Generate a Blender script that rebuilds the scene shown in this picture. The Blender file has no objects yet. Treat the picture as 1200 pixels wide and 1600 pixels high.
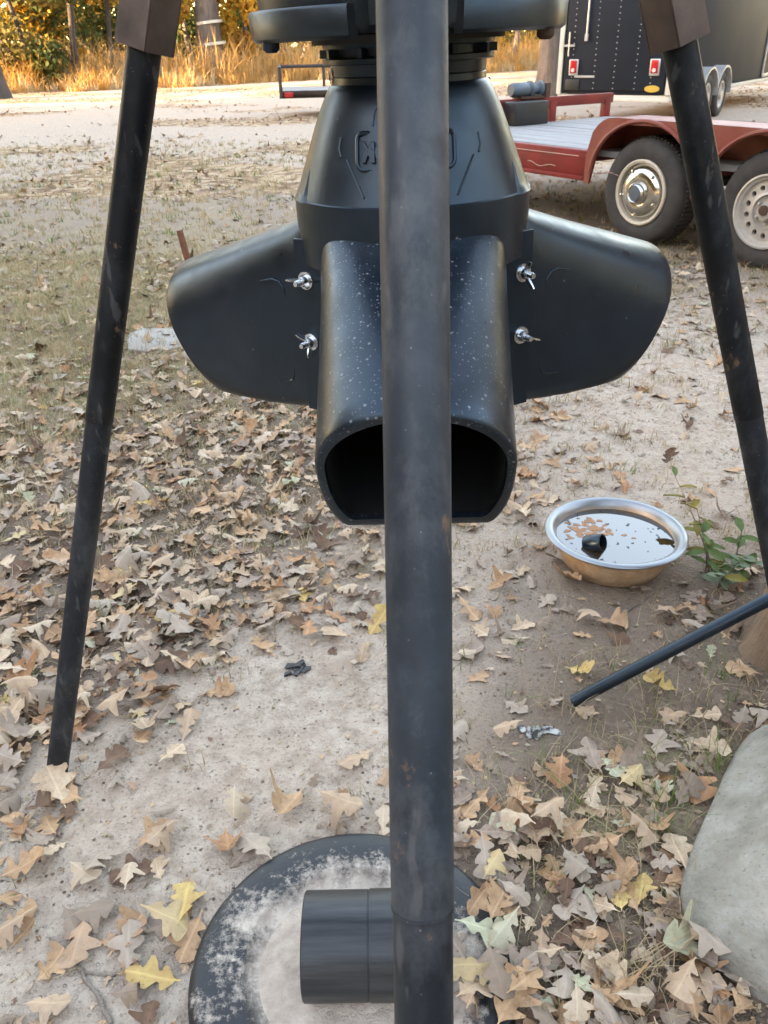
import bpy, bmesh, math, random
import numpy as np
from math import sin, cos, tan, atan, atan2, radians, pi, sqrt
from mathutils import Vector, Matrix, Euler

random.seed(7)
RNG = np.random.default_rng(11)
SC = bpy.context.scene
COL = SC.collection

# ------------------------------------------------------------------ camera
CAM_H, CAM_PITCH, CAM_ROLL, FPX = 1.28, atan(735 / 1300), -0.02, 1300.0
cam_data = bpy.data.cameras.new('camera')
cam = bpy.data.objects.new('camera', cam_data)
COL.objects.link(cam)
SC.camera = cam
FWD = Vector((0, cos(CAM_PITCH), -sin(CAM_PITCH)))
_r = Vector((1, 0, 0)); _u = _r.cross(FWD)
RGT = _r * cos(CAM_ROLL) + _u * sin(CAM_ROLL)
UPV = -_r * sin(CAM_ROLL) + _u * cos(CAM_ROLL)
M = Matrix((RGT, UPV, -FWD)).transposed().to_4x4()
M.translation = Vector((0, 0, CAM_H))
cam.matrix_world = M
cam_data.sensor_fit = 'VERTICAL'
cam_data.sensor_height = 36.0
cam_data.sensor_width = 27.0
cam_data.lens = FPX / 1600 * 36.0
cam_data.clip_start = 0.02
cam_data.clip_end = 900
cam_data.dof.use_dof = True
cam_data.dof.focus_distance = 0.95
cam_data.dof.aperture_fstop = 22.0

# ------------------------------------------------------------------ light
SUN_EL, SUN_AZ = radians(9.0), atan2(-0.42, -0.90)       # direction towards the sun
world = bpy.data.worlds.new('World')
SC.world = world
world.use_nodes = True
wn = world.node_tree.nodes; wl = world.node_tree.links
wn.clear()
sky = wn.new('ShaderNodeTexSky')
sky.sky_type = 'NISHITA'
sky.sun_disc = False
sky.sun_elevation = SUN_EL
sky.sun_rotation = pi / 2 - SUN_AZ
sky.air_density = 1.0
sky.dust_density = 0.8
sky.ozone_density = 1.0
wb = wn.new('ShaderNodeMix'); wb.data_type = 'RGBA'; wb.blend_type = 'MULTIPLY'
wb.inputs[0].default_value = 1.0
wb.inputs[7].default_value = (1.29, 1.0, 0.835, 1)          # the camera's white balance for open shade
bg = wn.new('ShaderNodeBackground'); bg.inputs[1].default_value = 0.15
wo = wn.new('ShaderNodeOutputWorld')
wl.new(sky.outputs[0], wb.inputs[6]); wl.new(wb.outputs[2], bg.inputs[0]); wl.new(bg.outputs[0], wo.inputs[0])

sun_data = bpy.data.lights.new('sun', 'SUN')
sun = bpy.data.objects.new('sun', sun_data); COL.objects.link(sun)
sun_data.energy = 2.6; sun_data.angle = radians(0.6); sun_data.color = (1.0, 0.72, 0.42)
sdir = Vector((cos(SUN_AZ) * cos(SUN_EL), sin(SUN_AZ) * cos(SUN_EL), sin(SUN_EL)))
sun.rotation_euler = sdir.to_track_quat('Z', 'Y').to_euler()
sun.location = sdir * 60

vs = SC.view_settings
vs.view_transform = 'Standard'; vs.look = 'None'; vs.gamma = 1.0; vs.exposure = 3.90
vs.use_curve_mapping = False
SC.render.engine = 'CYCLES'
cy = SC.cycles
cy.max_bounces = 6; cy.diffuse_bounces = 3; cy.glossy_bounces = 3; cy.transmission_bounces = 4
cy.transparent_max_bounces = 8; cy.caustics_reflective = False; cy.caustics_refractive = False
cy.use_denoising = True; cy.sample_clamp_indirect = 6.0

# ------------------------------------------------------------------ helpers
CAMP = np.array([0, 0, CAM_H]); nF, nR, nU = (np.array(v) for v in (FWD, RGT, UPV))


def G(u, v, z=0.0):
    """World point at height z seen at photograph position (u, v)."""
    d = nF + nR * (u - 600) / FPX + nU * (800 - v) / FPX
    return CAMP + d * ((z - CAM_H) / d[2])


def AT(u, v, Y):
    d = nF + nR * (u - 600) / FPX + nU * (800 - v) / FPX
    return CAMP + d * (Y / d[1])


def PJ(P):
    d = np.asarray(P, float) - CAMP
    z = d @ nF
    zz = np.where(np.abs(z) < 1e-6, 1e-6, z)
    return 600 + FPX * (d @ nR) / zz, 800 - FPX * (d @ nU) / zz, z


def hash2(ix, iy, s):
    h = (ix * 374761393 + iy * 668265263 + s * 974634777) & 0xFFFFFFFF
    h = ((h ^ (h >> 13)) * 1274126177) & 0xFFFFFFFF
    return ((h ^ (h >> 16)) & 0xFFFF) / 65535.0


def vnoise(x, y, s=0):
    x = np.asarray(x, float); y = np.asarray(y, float)
    ix = np.floor(x).astype(np.int64); iy = np.floor(y).astype(np.int64)
    fx = x - ix; fy = y - iy
    fx = fx * fx * (3 - 2 * fx); fy = fy * fy * (3 - 2 * fy)
    a = hash2(ix, iy, s); b = hash2(ix + 1, iy, s); c = hash2(ix, iy + 1, s); d = hash2(ix + 1, iy + 1, s)
    return (a * (1 - fx) + b * fx) * (1 - fy) + (c * (1 - fx) + d * fx) * fy


def fbm(x, y, s=0, o=4):
    t = 0; a = 0.5
    for k in range(o):
        t = t + a * vnoise(x * 2 ** k, y * 2 ** k, s + k * 17); a *= 0.5
    return t


# picture-derived cover maps of the yard (rows 100..1600 step 100, columns 0..1200 step 100)
LEAF = np.array([
 [.25]*13,
 [.12,.12,.15,.2,.12,.1,.15,.15,.1,.1,.05,.05,.05],
 [.45,.45,.45,.4,.4,.45,.4,.4,.5,.8,.7,.45,.3],
 [.42,.42,.45,.55,.6,.6,.5,.4,.45,.85,.8,.6,.5],
 [.36,.36,.34,.45,.55,.55,.5,.4,.32,.3,.32,.32,.32],
 [.5,.5,.7,.85,.9,.9,.7,.5,.36,.28,.2,.18,.18],
 [.8,.9,1,1,1,1,1,.8,.55,.32,.18,.15,.15],
 [.95,.95,1,1,1,1,.9,.5,.28,.2,.15,.22,.3],
 [.95,.95,1,1,1,.75,.35,.2,.18,.15,.14,.2,.28],
 [.95,1,1,.95,.4,.12,.14,.16,.14,.08,.06,.08,.15],
 [1,1,.85,.3,.05,.05,.07,.1,.14,.1,.06,.1,.2],
 [.9,.8,.35,.05,.03,.04,.08,.2,.3,.28,.28,.38,.5],
 [.8,.5,.15,.08,.05,.08,.25,.7,.9,.9,.75,.75,.7],
 [.45,.2,.15,.2,.1,.08,.3,.8,1,1,1,.9,.9],
 [.3,.08,.08,.2,.2,.1,.2,.7,1,1,1,1,1],
 [.45,.2,.15,.25,.2,.1,.2,.8,1,1,1,1,1]])
GRASS = np.array([
 [.3]*13,
 [.12,.12,.15,.2,.15,.1,.1,.1,.1,.1,.05,.05,.05],
 [.5,.5,.5,.6,.5,.4,.3,.3,.3,.3,.2,.2,.2],
 [.75,.75,.75,.7,.6,.5,.4,.3,.3,.3,.3,.3,.3],
 [.95,.95,.95,.8,.6,.5,.4,.3,.3,.2,.2,.2,.2],
 [.85,.85,.7,.6,.5,.5,.4,.3,.2,.1,.1,.1,.1],
 [.5,.45,.4,.4,.4,.4,.4,.3,.2,.1,.1,.1,.1],
 [.35,.35,.3,.3,.3,.35,.35,.2,.15,.1,.1,.2,.3],
 [.3,.3,.3,.3,.3,.3,.25,.2,.2,.15,.15,.3,.4],
 [.3,.3,.3,.25,.1,.1,.1,.15,.3,.3,.3,.35,.4],
 [.25,.25,.2,.1,.03,.03,.08,.15,.3,.35,.35,.4,.45],
 [.15,.15,.08,.05,.03,.05,.1,.2,.35,.45,.5,.55,.6],
 [.1,.1,.05,.03,.05,.05,.1,.2,.3,.5,.6,.6,.6],
 [.08,.05,.03,.05,.03,.05,.1,.2,.3,.45,.5,.5,.5],
 [.1,.05,.03,.05,.05,.05,.1,.2,.3,.45,.45,.4,.4],
 [.12,.06,.05,.08,.05,.05,.1,.2,.3,.4,.4,.4,.4]])
SOIL = np.array([
 [.25]*13,
 [.05,.05,.1,.15,.1,.05,.05,.05,.05,.05,.0,.0,.0],
 [.4,.4,.4,.4,.4,.4,.4,.4,.4,.4,.35,.3,.2],
 [.6,.6,.6,.6,.6,.6,.5,.5,.5,.8,.8,.6,.5],
 [.7,.7,.6,.6,.6,.6,.5,.4,.3,.3,.2,.2,.2],
 [.7,.7,.7,.7,.7,.7,.6,.4,.2,.1,.05,.05,.05],
 [.7,.7,.7,.7,.7,.7,.6,.5,.3,.15,.1,.1,.1],
 [.7,.7,.7,.7,.7,.6,.5,.3,.2,.2,.2,.25,.3],
 [.7,.7,.7,.7,.6,.3,.2,.2,.3,.45,.5,.55,.6],
 [.7,.7,.7,.5,.1,.0,.1,.3,.5,.65,.7,.7,.75],
 [.7,.7,.5,.1,.0,.0,.0,.2,.5,.7,.75,.8,.8],
 [.5,.4,.1,.0,.0,.0,.0,.2,.5,.7,.7,.7,.7],
 [.3,.1,.0,.0,.0,.0,.1,.35,.6,.7,.7,.7,.7],
 [.2,.0,.0,.0,.0,.0,.1,.4,.7,.8,.8,.8,.8],
 [.1,.0,.0,.0,.0,.0,.1,.4,.7,.8,.8,.8,.8],
 [.2,.1,.0,.0,.0,.0,.1,.5,.7,.8,.8,.8,.8]])


def cover(T, x, y):
    x = np.asarray(x, float); y = np.asarray(y, float)
    P = np.stack([x, np.maximum(y, 0.15), np.zeros_like(x)], -1)
    u, v, z = PJ(P)
    w = 0.06 + 0.10 * np.clip(y, 0, 20) / 10
    u = u + (fbm(x * 2.1, y * 2.1, 5) - .47) * 260; v = v + (fbm(x * 2.1, y * 2.1, 9) - .47) * 120 * np.clip(2.5 / (y + .5), .2, 1.3)
    gu = np.clip(u / 100, 0, 11.999); gv = np.clip(v / 100 - 1, 0, 14.999)
    i = gu.astype(int); j = gv.astype(int); fu = gu - i; fv = gv - j
    return (T[j, i] * (1 - fu) + T[j, i + 1] * fu) * (1 - fv) + (T[j + 1, i] * (1 - fu) + T[j + 1, i + 1] * fu) * fv


def ground_z(x, y):
    x = np.asarray(x, float); y = np.asarray(y, float)
    near = np.clip(1 - (np.hypot(x, y - 1) - 3) / 8, 0, 1)
    z = (fbm(x * 3.2, y * 3.2, 3) - .47) * 0.036 + (fbm(x * 14, y * 14, 4, 3) - .44) * 0.011 * near
    return z + (fbm(x * .35, y * .35, 8) - .47) * 0.05 * np.clip((y - 4) / 6, 0, 1)


def gz(x, y):
    return float(ground_z(np.array([x]), np.array([y]))[0])


def link(name, me, parent=None):
    o = bpy.data.objects.new(name, me)
    COL.objects.link(o)
    if parent is not None:
        o.parent = parent
    return o


def tag(o, label=None, cat=None, group=None, kind=None):
    for k, v in (('label', label), ('category', cat), ('group', group), ('kind', kind)):
        if v: o[k] = v
    return o


def empty(name, loc, rz=0.0, label=None, cat=None, group=None):
    o = bpy.data.objects.new(name, None); COL.objects.link(o)
    o.empty_display_size = 0.1
    o.location = loc; o.rotation_euler = (0, 0, rz)
    return tag(o, label, cat, group)


def fast(name, V, F, mats, mi=None, parent=None, smooth=False, uv=None):
    """Numpy mesh: V (n,3), F (m,k) all faces of k corners."""
    V = np.asarray(V, np.float32); F = np.asarray(F, np.int32)
    me = bpy.data.meshes.new(name)
    m, k = F.shape
    me.vertices.add(len(V)); me.vertices.foreach_set('co', V.ravel())
    me.loops.add(m * k); me.loops.foreach_set('vertex_index', F.ravel())
    me.polygons.add(m)
    me.polygons.foreach_set('loop_start', np.arange(0, m * k, k, dtype=np.int32))
    me.polygons.foreach_set('loop_total', np.full(m, k, np.int32))
    if mi is not None: me.polygons.foreach_set('material_index', np.asarray(mi, np.int32))
    if smooth: me.polygons.foreach_set('use_smooth', np.ones(m, bool))
    for x in (mats if isinstance(mats, (list, tuple)) else [mats]): me.materials.append(x)
    if uv is not None:
        l = me.uv_layers.new(name='UVMap')
        l.data.foreach_set('uv', np.asarray(uv, np.float32)[F.ravel()].ravel())
    me.update(calc_edges=True)
    return link(name, me, parent) if parent is not False else me


class MB:
    def __init__(s): s.v = []; s.f = []

    def add(s, V, F):
        n = len(s.v); s.v += [tuple(p) for p in V]; s.f += [tuple(i + n for i in f) for f in F]; return s

    def box(s, c, d, rot=None):
        R = rot or Matrix.Identity(3); c = Vector(c)
        V = [c + R @ Vector((x * d[0] / 2, y * d[1] / 2, z * d[2] / 2)) for x in (-1, 1) for y in (-1, 1) for z in (-1, 1)]
        return s.add(V, [(0, 1, 3, 2), (4, 6, 7, 5), (0, 4, 5, 1), (2, 3, 7, 6), (0, 2, 6, 4), (1, 5, 7, 3)])

    def tube(s, pts, rad, seg=16, cap=True, jit=0.0, flat=None):
        pts = [Vector(p) for p in pts]
        if not hasattr(rad, '__len__'): rad = [rad] * len(pts)
        rings = []; prev = None
        for i, p in enumerate(pts):
            t = (pts[min(i + 1, len(pts) - 1)] - pts[max(i - 1, 0)]).normalized()
            if prev is None:
                a = t.orthogonal().normalized()
            else:
                a = (prev - t * prev.dot(t)).normalized()
            prev = a; b = t.cross(a)
            ring = []
            for k in range(seg):
                th = 2 * pi * k / seg; r = rad[i] * (1 + (random.uniform(-jit, jit) if jit else 0))
                ring.append(p + a * cos(th) * r + b * sin(th) * r)
            rings.append(ring)
        V = [q for r in rings for q in r]; F = []
        for i in range(len(rings) - 1):
            for k in range(seg):
                F.append((i * seg + k, i * seg + (k + 1) % seg, (i + 1) * seg + (k + 1) % seg, (i + 1) * seg + k))
        if cap:
            F.append(tuple(range(seg))[::-1]); F.append(tuple((len(rings) - 1) * seg + k for k in range(seg)))
        return s.add(V, F)

    def lathe(s, prof, seg=64, origin=(0, 0, 0), rot=None, rfun=None, arc=None, close=False):
        R = rot or Matrix.Identity(3); O = Vector(origin)
        n = seg if arc is None else seg + 1
        V = []
        for k in range(n):
            th = 2 * pi * k / seg if arc is None else arc[0] + (arc[1] - arc[0]) * k / seg
            for (r, z) in prof:
                rr = rfun(r, z, th) if rfun else r
                V.append(O + R @ Vector((rr * cos(th), rr * sin(th), z)))
        m = len(prof); F = []
        for k in range(seg):
            k2 = (k + 1) % n
            for i in range(m - 1 if not close else m):
                F.append((k * m + i, k2 * m + i, k2 * m + (i + 1) % m, k * m + (i + 1) % m))
        if arc is not None and close:
            F.append(tuple(range(m))); F.append(tuple((n - 1) * m + i for i in range(m))[::-1])
        return s.add(V, F)

    def loft(s, secs, cap0=False, cap1=False, closed=True):
        m = len(secs[0]); V = [p for q in secs for p in q]; F = []
        for i in range(len(secs) - 1):
            for k in range(m if closed else m - 1):
                F.append((i * m + k, i * m + (k + 1) % m, (i + 1) * m + (k + 1) % m, (i + 1) * m + k))
        if cap0: F.append(tuple(range(m))[::-1])
        if cap1: F.append(tuple((len(secs) - 1) * m + k for k in range(m)))
        return s.add(V, F)

    def build(s, name, mat, parent=None, smooth=True, ang=38, bevel=0.0, mat4=None, recalc=True):
        me = bpy.data.meshes.new(name)
        V = s.v if mat4 is None else [tuple(mat4 @ Vector(p)) for p in s.v]
        me.from_pydata([tuple(p) for p in V], [], s.f)
        if recalc:
            bm = bmesh.new(); bm.from_mesh(me)
            bmesh.ops.remove_doubles(bm, verts=bm.verts, dist=1e-5)
            bmesh.ops.recalc_face_normals(bm, faces=bm.faces)
            if bevel:
                es = [e for e in bm.edges if len(e.link_faces) == 2 and e.calc_face_angle(0) > radians(50)]
                bmesh.ops.bevel(bm, geom=es, offset=bevel, segments=2, affect='EDGES', profile=0.5, clamp_overlap=True)
            bm.to_mesh(me); bm.free()
        if smooth:
            me.polygons.foreach_set('use_smooth', [True] * len(me.polygons))
            me.set_sharp_from_angle(angle=radians(ang))
        me.materials.append(mat)
        me.update()
        return link(name, me, parent)


def basis(zdir, xhint=(1, 0, 0)):
    z = Vector(zdir).normalized(); x = Vector(xhint); x = (x - z * x.dot(z)).normalized()
    return Matrix((x, z.cross(x), z)).transposed()


# ------------------------------------------------------------------ materials
class NT:
    def __init__(s, name):
        s.m = bpy.data.materials.new(name); s.m.use_nodes = True
        s.t = s.m.node_tree; s.b = s.t.nodes['Principled BSDF']
        s.tc = s.t.nodes.new('ShaderNodeTexCoord')

    def n(s, t, **kw):
        x = s.t.nodes.new(t)
        for k, v in kw.items(): setattr(x, k, v)
        return x

    def l(s, a, b): s.t.links.new(a, b)

    def noise(s, scale, detail=4, rough=.55, vec=None, stretch=None, co='Object', out='Fac'):
        x = s.n('ShaderNodeTexNoise'); x.inputs['Scale'].default_value = scale
        x.inputs['Detail'].default_value = detail; x.inputs['Roughness'].default_value = rough
        src = vec or s.tc.outputs[co]
        if stretch:
            mp = s.n('ShaderNodeMapping'); mp.inputs['Scale'].default_value = stretch
            s.l(src, mp.inputs[0]); src = mp.outputs[0]
        s.l(src, x.inputs['Vector'])
        return x.outputs[out]

    def ramp(s, fac, stops, interp='LINEAR'):
        r = s.n('ShaderNodeValToRGB'); r.color_ramp.interpolation = interp
        e = r.color_ramp.elements
        while len(e) < len(stops): e.new(0.5)
        for i, (p, c) in enumerate(stops):
            e[i].position = p
            e[i].color = (c, c, c, 1) if not hasattr(c, '__len__') else (*c, 1)
        s.l(fac, r.inputs[0]); return r.outputs[0]

    def mix(s, fac, a, b, mode='MIX'):
        x = s.n('ShaderNodeMix'); x.data_type = 'RGBA'; x.blend_type = mode
        if isinstance(fac, (int, float)): x.inputs[0].default_value = fac
        else: s.l(fac, x.inputs[0])
        for v, i in ((a, 6), (b, 7)):
            if hasattr(v, '__len__'): x.inputs[i].default_value = (*v, 1)
            else: s.l(v, x.inputs[i])
        return x.outputs[2]

    def math(s, op, a, b=None, c=None):
        x = s.n('ShaderNodeMath'); x.operation = op
        for i, v in enumerate((a, b, c)):
            if v is None: continue
            if isinstance(v, (int, float)): x.inputs[i].default_value = v
            else: s.l(v, x.inputs[i])
        return x.outputs[0]

    def attr(s, name):
        x = s.n('ShaderNodeAttribute'); x.attribute_name = name; return x.outputs['Fac']

    def col(s, v):
        if hasattr(v, '__len__'): s.b.inputs['Base Color'].default_value = (*v, 1)
        else: s.l(v, s.b.inputs['Base Color'])
        return s

    def rough(s, v):
        if isinstance(v, (int, float)): s.b.inputs['Roughness'].default_value = v
        else: s.l(v, s.b.inputs['Roughness'])
        return s

    def set(s, **kw):
        for k, v in kw.items(): s.b.inputs[k.replace('_', ' ')].default_value = v
        return s

    def bump(s, h, strength=.3, dist=.01):
        x = s.n('ShaderNodeBump'); x.inputs['Strength'].default_value = strength; x.inputs['Distance'].default_value = dist
        s.l(h, x.inputs['Height']); s.l(x.outputs[0], s.b.inputs['Normal']); return s


def simple(name, c, rough=.6, var=.25, scale=6, bump=.0, metal=0, c2=None, stretch=None, spec=.5, co='Object'):
    t = NT(name)
    f = t.noise(scale, 5, .6, stretch=stretch, co=co)
    d = c2 or tuple(x * (1 - var) for x in c)
    t.col(t.ramp(f, [(.3, d), (.7, c)]))
    t.rough(t.math('MULTIPLY_ADD', f, .2, rough - .1)).set(Metallic=metal, Specular_IOR_Level=spec)
    if bump: t.bump(t.noise(scale * 6, 4, stretch=stretch, co=co), bump, .004)
    return t.m


def plastic(name, dust=0.0, c=(.0050, .0080, .0130), rough=.33):
    t = NT(name)
    f = t.noise(9, 4)
    base = t.ramp(f, [(.3, tuple(x * .8 for x in c)), (.75, tuple(x * 1.35 for x in c))])
    # small pale scuffs and specks
    sp = t.n('ShaderNodeTexVoronoi'); sp.inputs['Scale'].default_value = 300 if dust else 120
    t.l(t.tc.outputs['Object'], sp.inputs['Vector'])
    dots = t.ramp(sp.outputs['Distance'], [(.10, 1.0), (.24, 0.0)])
    rnd = t.n('ShaderNodeSeparateColor'); t.l(sp.outputs['Color'], rnd.inputs[0])
    keep = t.ramp(rnd.outputs[0], [(.36 if dust else .975, 0.0), (.40 if dust else .98, 1.0)])
    k = t.math('MULTIPLY', dots, keep)
    if dust:
        k = t.math('MULTIPLY', k, t.ramp(t.noise(14, 3), [(.36, .25), (.52, 1.0)]))
        sp2 = t.n('ShaderNodeTexVoronoi'); sp2.inputs['Scale'].default_value = 125
        t.l(t.tc.outputs['Object'], sp2.inputs['Vector'])
        d2 = t.ramp(sp2.outputs['Distance'], [(.12, 1.0), (.22, 0.0)])
        r2 = t.n('ShaderNodeSeparateColor'); t.l(sp2.outputs['Color'], r2.inputs[0])
        k = t.math('MAXIMUM', k, t.math('MULTIPLY', d2, t.ramp(r2.outputs[1], [(.55, 0.0), (.60, .8)])))
    col = t.mix(t.math('MULTIPLY', k, .55 if dust else .35), base, (.34, .34, .34))
    haze = t.ramp(t.noise(5, 6, .65), [(.5, 0.0), (.8, .05)])
    t.col(t.mix(haze, col, (.3, .28, .26)))
    t.rough(t.ramp(t.noise(30, 4), [(.3, rough - .06), (.7, rough + .1)])).bump(t.noise(420, 2), .06, .002)
    t.set(Specular_IOR_Level=.55); t.b.inputs['Specular Tint'].default_value = (.62, .82, 1.0, 1)  # sky's blue sheen put into the specular tint and base colour
    return t.m


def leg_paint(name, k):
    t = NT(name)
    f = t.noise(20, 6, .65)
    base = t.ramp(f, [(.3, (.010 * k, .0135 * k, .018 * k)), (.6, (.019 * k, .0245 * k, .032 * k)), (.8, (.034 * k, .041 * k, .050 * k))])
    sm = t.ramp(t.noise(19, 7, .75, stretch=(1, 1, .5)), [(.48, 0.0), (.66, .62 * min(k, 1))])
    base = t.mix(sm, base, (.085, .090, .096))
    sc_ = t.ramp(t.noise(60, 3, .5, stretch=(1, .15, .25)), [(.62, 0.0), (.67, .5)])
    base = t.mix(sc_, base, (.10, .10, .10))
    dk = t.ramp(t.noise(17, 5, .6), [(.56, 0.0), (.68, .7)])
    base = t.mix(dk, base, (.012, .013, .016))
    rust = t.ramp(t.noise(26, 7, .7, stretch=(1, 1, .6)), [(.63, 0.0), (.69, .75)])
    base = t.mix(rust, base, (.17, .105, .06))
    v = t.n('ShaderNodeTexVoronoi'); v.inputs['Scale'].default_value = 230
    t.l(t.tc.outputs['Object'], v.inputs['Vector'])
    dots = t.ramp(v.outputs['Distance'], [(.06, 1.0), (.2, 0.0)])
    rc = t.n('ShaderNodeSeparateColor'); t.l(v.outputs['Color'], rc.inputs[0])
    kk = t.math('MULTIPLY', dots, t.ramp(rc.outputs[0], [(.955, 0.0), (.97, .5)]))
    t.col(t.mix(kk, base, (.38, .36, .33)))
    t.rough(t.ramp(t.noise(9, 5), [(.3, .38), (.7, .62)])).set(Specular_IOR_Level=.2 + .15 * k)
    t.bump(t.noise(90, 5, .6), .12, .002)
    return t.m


def bark(name, c, c2):
    t = NT(name)
    v = t.noise(7, 8, .7, stretch=(1, 1, .22))
    t.col(t.ramp(v, [(.3, c2), (.52, c), (.75, tuple(min(1, x * 1.5) for x in c))])).rough(.9)
    t.bump(t.noise(16, 6, .7, stretch=(1, 1, .2)), .9, .03)
    return t.m


def foliage(name, c, var=.5, trans=.25):
    t = NT(name)
    f = t.noise(1.3, 4, .6)
    g = t.noise(9, 2)
    a = t.ramp(f, [(.3, tuple(x * (1 - var) for x in c)), (.7, tuple(min(1, x * (1 + var * .6)) for x in c))])
    t.col(t.mix(t.math('MULTIPLY', g, .4), a, tuple(x * .6 for x in c))).rough(.75)
    t.set(Specular_IOR_Level=.2)
    tr = t.n('ShaderNodeBsdfTranslucent'); t.l(a, tr.inputs[0])
    mx = t.n('ShaderNodeMixShader'); mx.inputs[0].default_value = trans
    out = [n for n in t.t.nodes if n.type == 'OUTPUT_MATERIAL'][0]
    t.l(t.b.outputs[0], mx.inputs[1]); t.l(tr.outputs[0], mx.inputs[2]); t.l(mx.outputs[0], out.inputs[0])
    return t.m


def leaf_mat(name, c, c2):
    t = NT(name)
    uv = t.n('ShaderNodeUVMap'); uv.uv_map = 'UVMap'
    s = t.n('ShaderNodeSeparateXYZ'); t.l(uv.outputs[0], s.inputs[0])
    av = t.math('ABSOLUTE', s.outputs[1])
    mid = t.ramp(av, [(.012, 1.0), (.035, 0.0)])
    ph = t.math('SUBTRACT', s.outputs[0], t.math('MULTIPLY', av, .75))
    w = t.math('ABSOLUTE', t.math('SINE', t.math('MULTIPLY', ph, 26.0)))
    lat = t.math('MULTIPLY', t.ramp(w, [(.0, 1.0), (.14, 0.0)]), .55)
    vein = t.math('MAXIMUM', mid, lat)
    geo = t.n('ShaderNodeNewGeometry'); wp = geo.outputs['Position']
    f = t.noise(70, 6, .7, vec=wp); g = t.noise(16, 3, vec=wp)
    base = t.ramp(f, [(.28, c2), (.5, c), (.8, tuple(min(1, x * 1.25) for x in c))])
    base = t.mix(t.ramp(g, [(.38, 0.0), (.66, .75)]), base, c2)
    spots = t.ramp(t.noise(170, 3, vec=wp), [(.63, 0.0), (.69, .7)])
    base = t.mix(spots, base, tuple(x * .45 for x in c2))
    base = t.mix(t.math('MULTIPLY', vein, .45), base, tuple(min(1, x * 1.35) for x in c))
    pale = t.mix(.35, base, (.44, .37, .28))
    t.col(t.mix(geo.outputs['Backfacing'], base, pale))
    t.rough(.62).set(Specular_IOR_Level=.3)
    t.bump(t.math('ADD', t.math('MULTIPLY', vein, -.6), t.math('MULTIPLY', f, .8)), .5, .002)
    return t.m


MAT = {}
MAT['plastic'] = plastic('black_plastic')
MAT['plastic_dusty'] = plastic('black_plastic_with_specks', dust=1.0)
MAT['plastic_hopper'] = plastic('hopper_plastic', c=(.010, .0115, .013), rough=.36)
MAT['plastic_in'] = simple('inner_black', (.006, .006, .006), .6, .3, 30)
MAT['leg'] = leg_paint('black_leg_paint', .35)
MAT['leg_front'] = leg_paint('front_leg_paint', 1.45)  # front leg: same paint in a paler mix, with more smudges
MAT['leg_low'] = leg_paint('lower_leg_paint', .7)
MAT['bracket'] = simple('brown_black_bracket', (.15, .105, .085), .62, .6, 14, .2, c2=(.05, .036, .030))
MAT['zinc'] = simple('zinc_plate', (.68, .70, .72), .26, .2, 60, metal=1)
MAT['rusty'] = simple('rusty_iron', (.20, .085, .045), .85, .5, 30, .5)
MAT['bolt'] = simple('rusted_bolt', (.09, .045, .025), .7, .5, 60, .3)
MAT['white_tag'] = simple('white_print', (.78, .76, .72), .5, .06, 20)
MAT['ink'] = simple('dark_ink', (.05, .045, .04), .6, .1, 20)
MAT['steel'] = simple('bowl_steel', (.62, .63, .63), .28, .25, 18, .05, metal=1)
MAT['rubber'] = simple('tyre_rubber', (.030, .028, .027), .82, .4, 12, .15, c2=(.052, .045, .040))
MAT['red'] = simple('faded_red_paint', (.235, .026, .020), .5, .35, 5, .08, c2=(.13, .022, .017), spec=.3)
MAT['redbrown'] = simple('oxidised_red_fender', (.19, .038, .026), .48, .3, 4, .1, c2=(.25, .085, .060), spec=.35)
MAT['cream_line'] = simple('cream_pinstripe', (.46, .27, .20), .6, .1, 10)
MAT['chrome'] = simple('chrome_hub', (.75, .74, .70), .16, .2, 10, .05, metal=1)
MAT['cream'] = simple('cream_wheel_paint', (.60, .52, .40), .5, .15, 20)
MAT['silver'] = simple('silver_wheel_paint', (.50, .47, .42), .42, .2, 20, metal=.3)
MAT['deckwood'] = simple('grey_deck_boards', (.31, .30, .295), .85, .35, 3, .5, stretch=(1, 14, 6))
MAT['dark'] = simple('dark_metal', (.025, .024, .023), .5, .3, 8)
MAT['dkbrown'] = simple('dark_brown_steel', (.060, .042, .036), .7, .4, 8)
MAT['blackpanel'] = simple('black_trailer_skin', (.020, .024, .033), .6, .25, 1.2, c2=(.014, .017, .022), spec=.15)
MAT['alu'] = simple('aluminium_trim', (.62, .62, .60), .4, .15, 8, metal=.6)
MAT['cream_trim'] = simple('cream_sill', (.66, .62, .52), .6, .15, 6)
MAT['lens_red'] = simple('red_lens', (.50, .020, .022), .25, .3, 30)
MAT['lens_white'] = simple('white_lens', (.75, .60, .56), .25, .1, 30)
MAT['gold'] = simple('gold_sticker', (.55, .36, .05), .5, .1, 20)
MAT['blue'] = simple('blue_body', (.05, .12, .42), .4, .2, 10)
MAT['yellow'] = simple('yellow_strap', (.75, .55, .03), .6, .1, 20)
MAT['greyblue'] = simple('winch_grey', (.10, .125, .15), .45, .3, 20)
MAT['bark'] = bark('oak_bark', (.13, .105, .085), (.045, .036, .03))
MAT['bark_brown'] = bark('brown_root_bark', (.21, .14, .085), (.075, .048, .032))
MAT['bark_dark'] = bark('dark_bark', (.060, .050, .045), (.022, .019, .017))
MAT['twig'] = bark('twig_bark', (.23, .19, .15), (.10, .085, .07))
MAT['f_green'] = foliage('leaf_green', (.085, .115, .035), .5, .3)
MAT['f_olive'] = foliage('leaf_olive', (.145, .125, .035), .5, .35)
MAT['f_yellow'] = foliage('leaf_yellow', (.56, .34, .045), .3, .4)
MAT['f_orange'] = foliage('leaf_orange', (.46, .24, .05), .35, .35)
MAT['straw'] = foliage('straw', (.48, .37, .215), .35, .15)
MAT['gold_grass'] = foliage('golden_grass', (.58, .35, .12), .35, .35)
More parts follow.
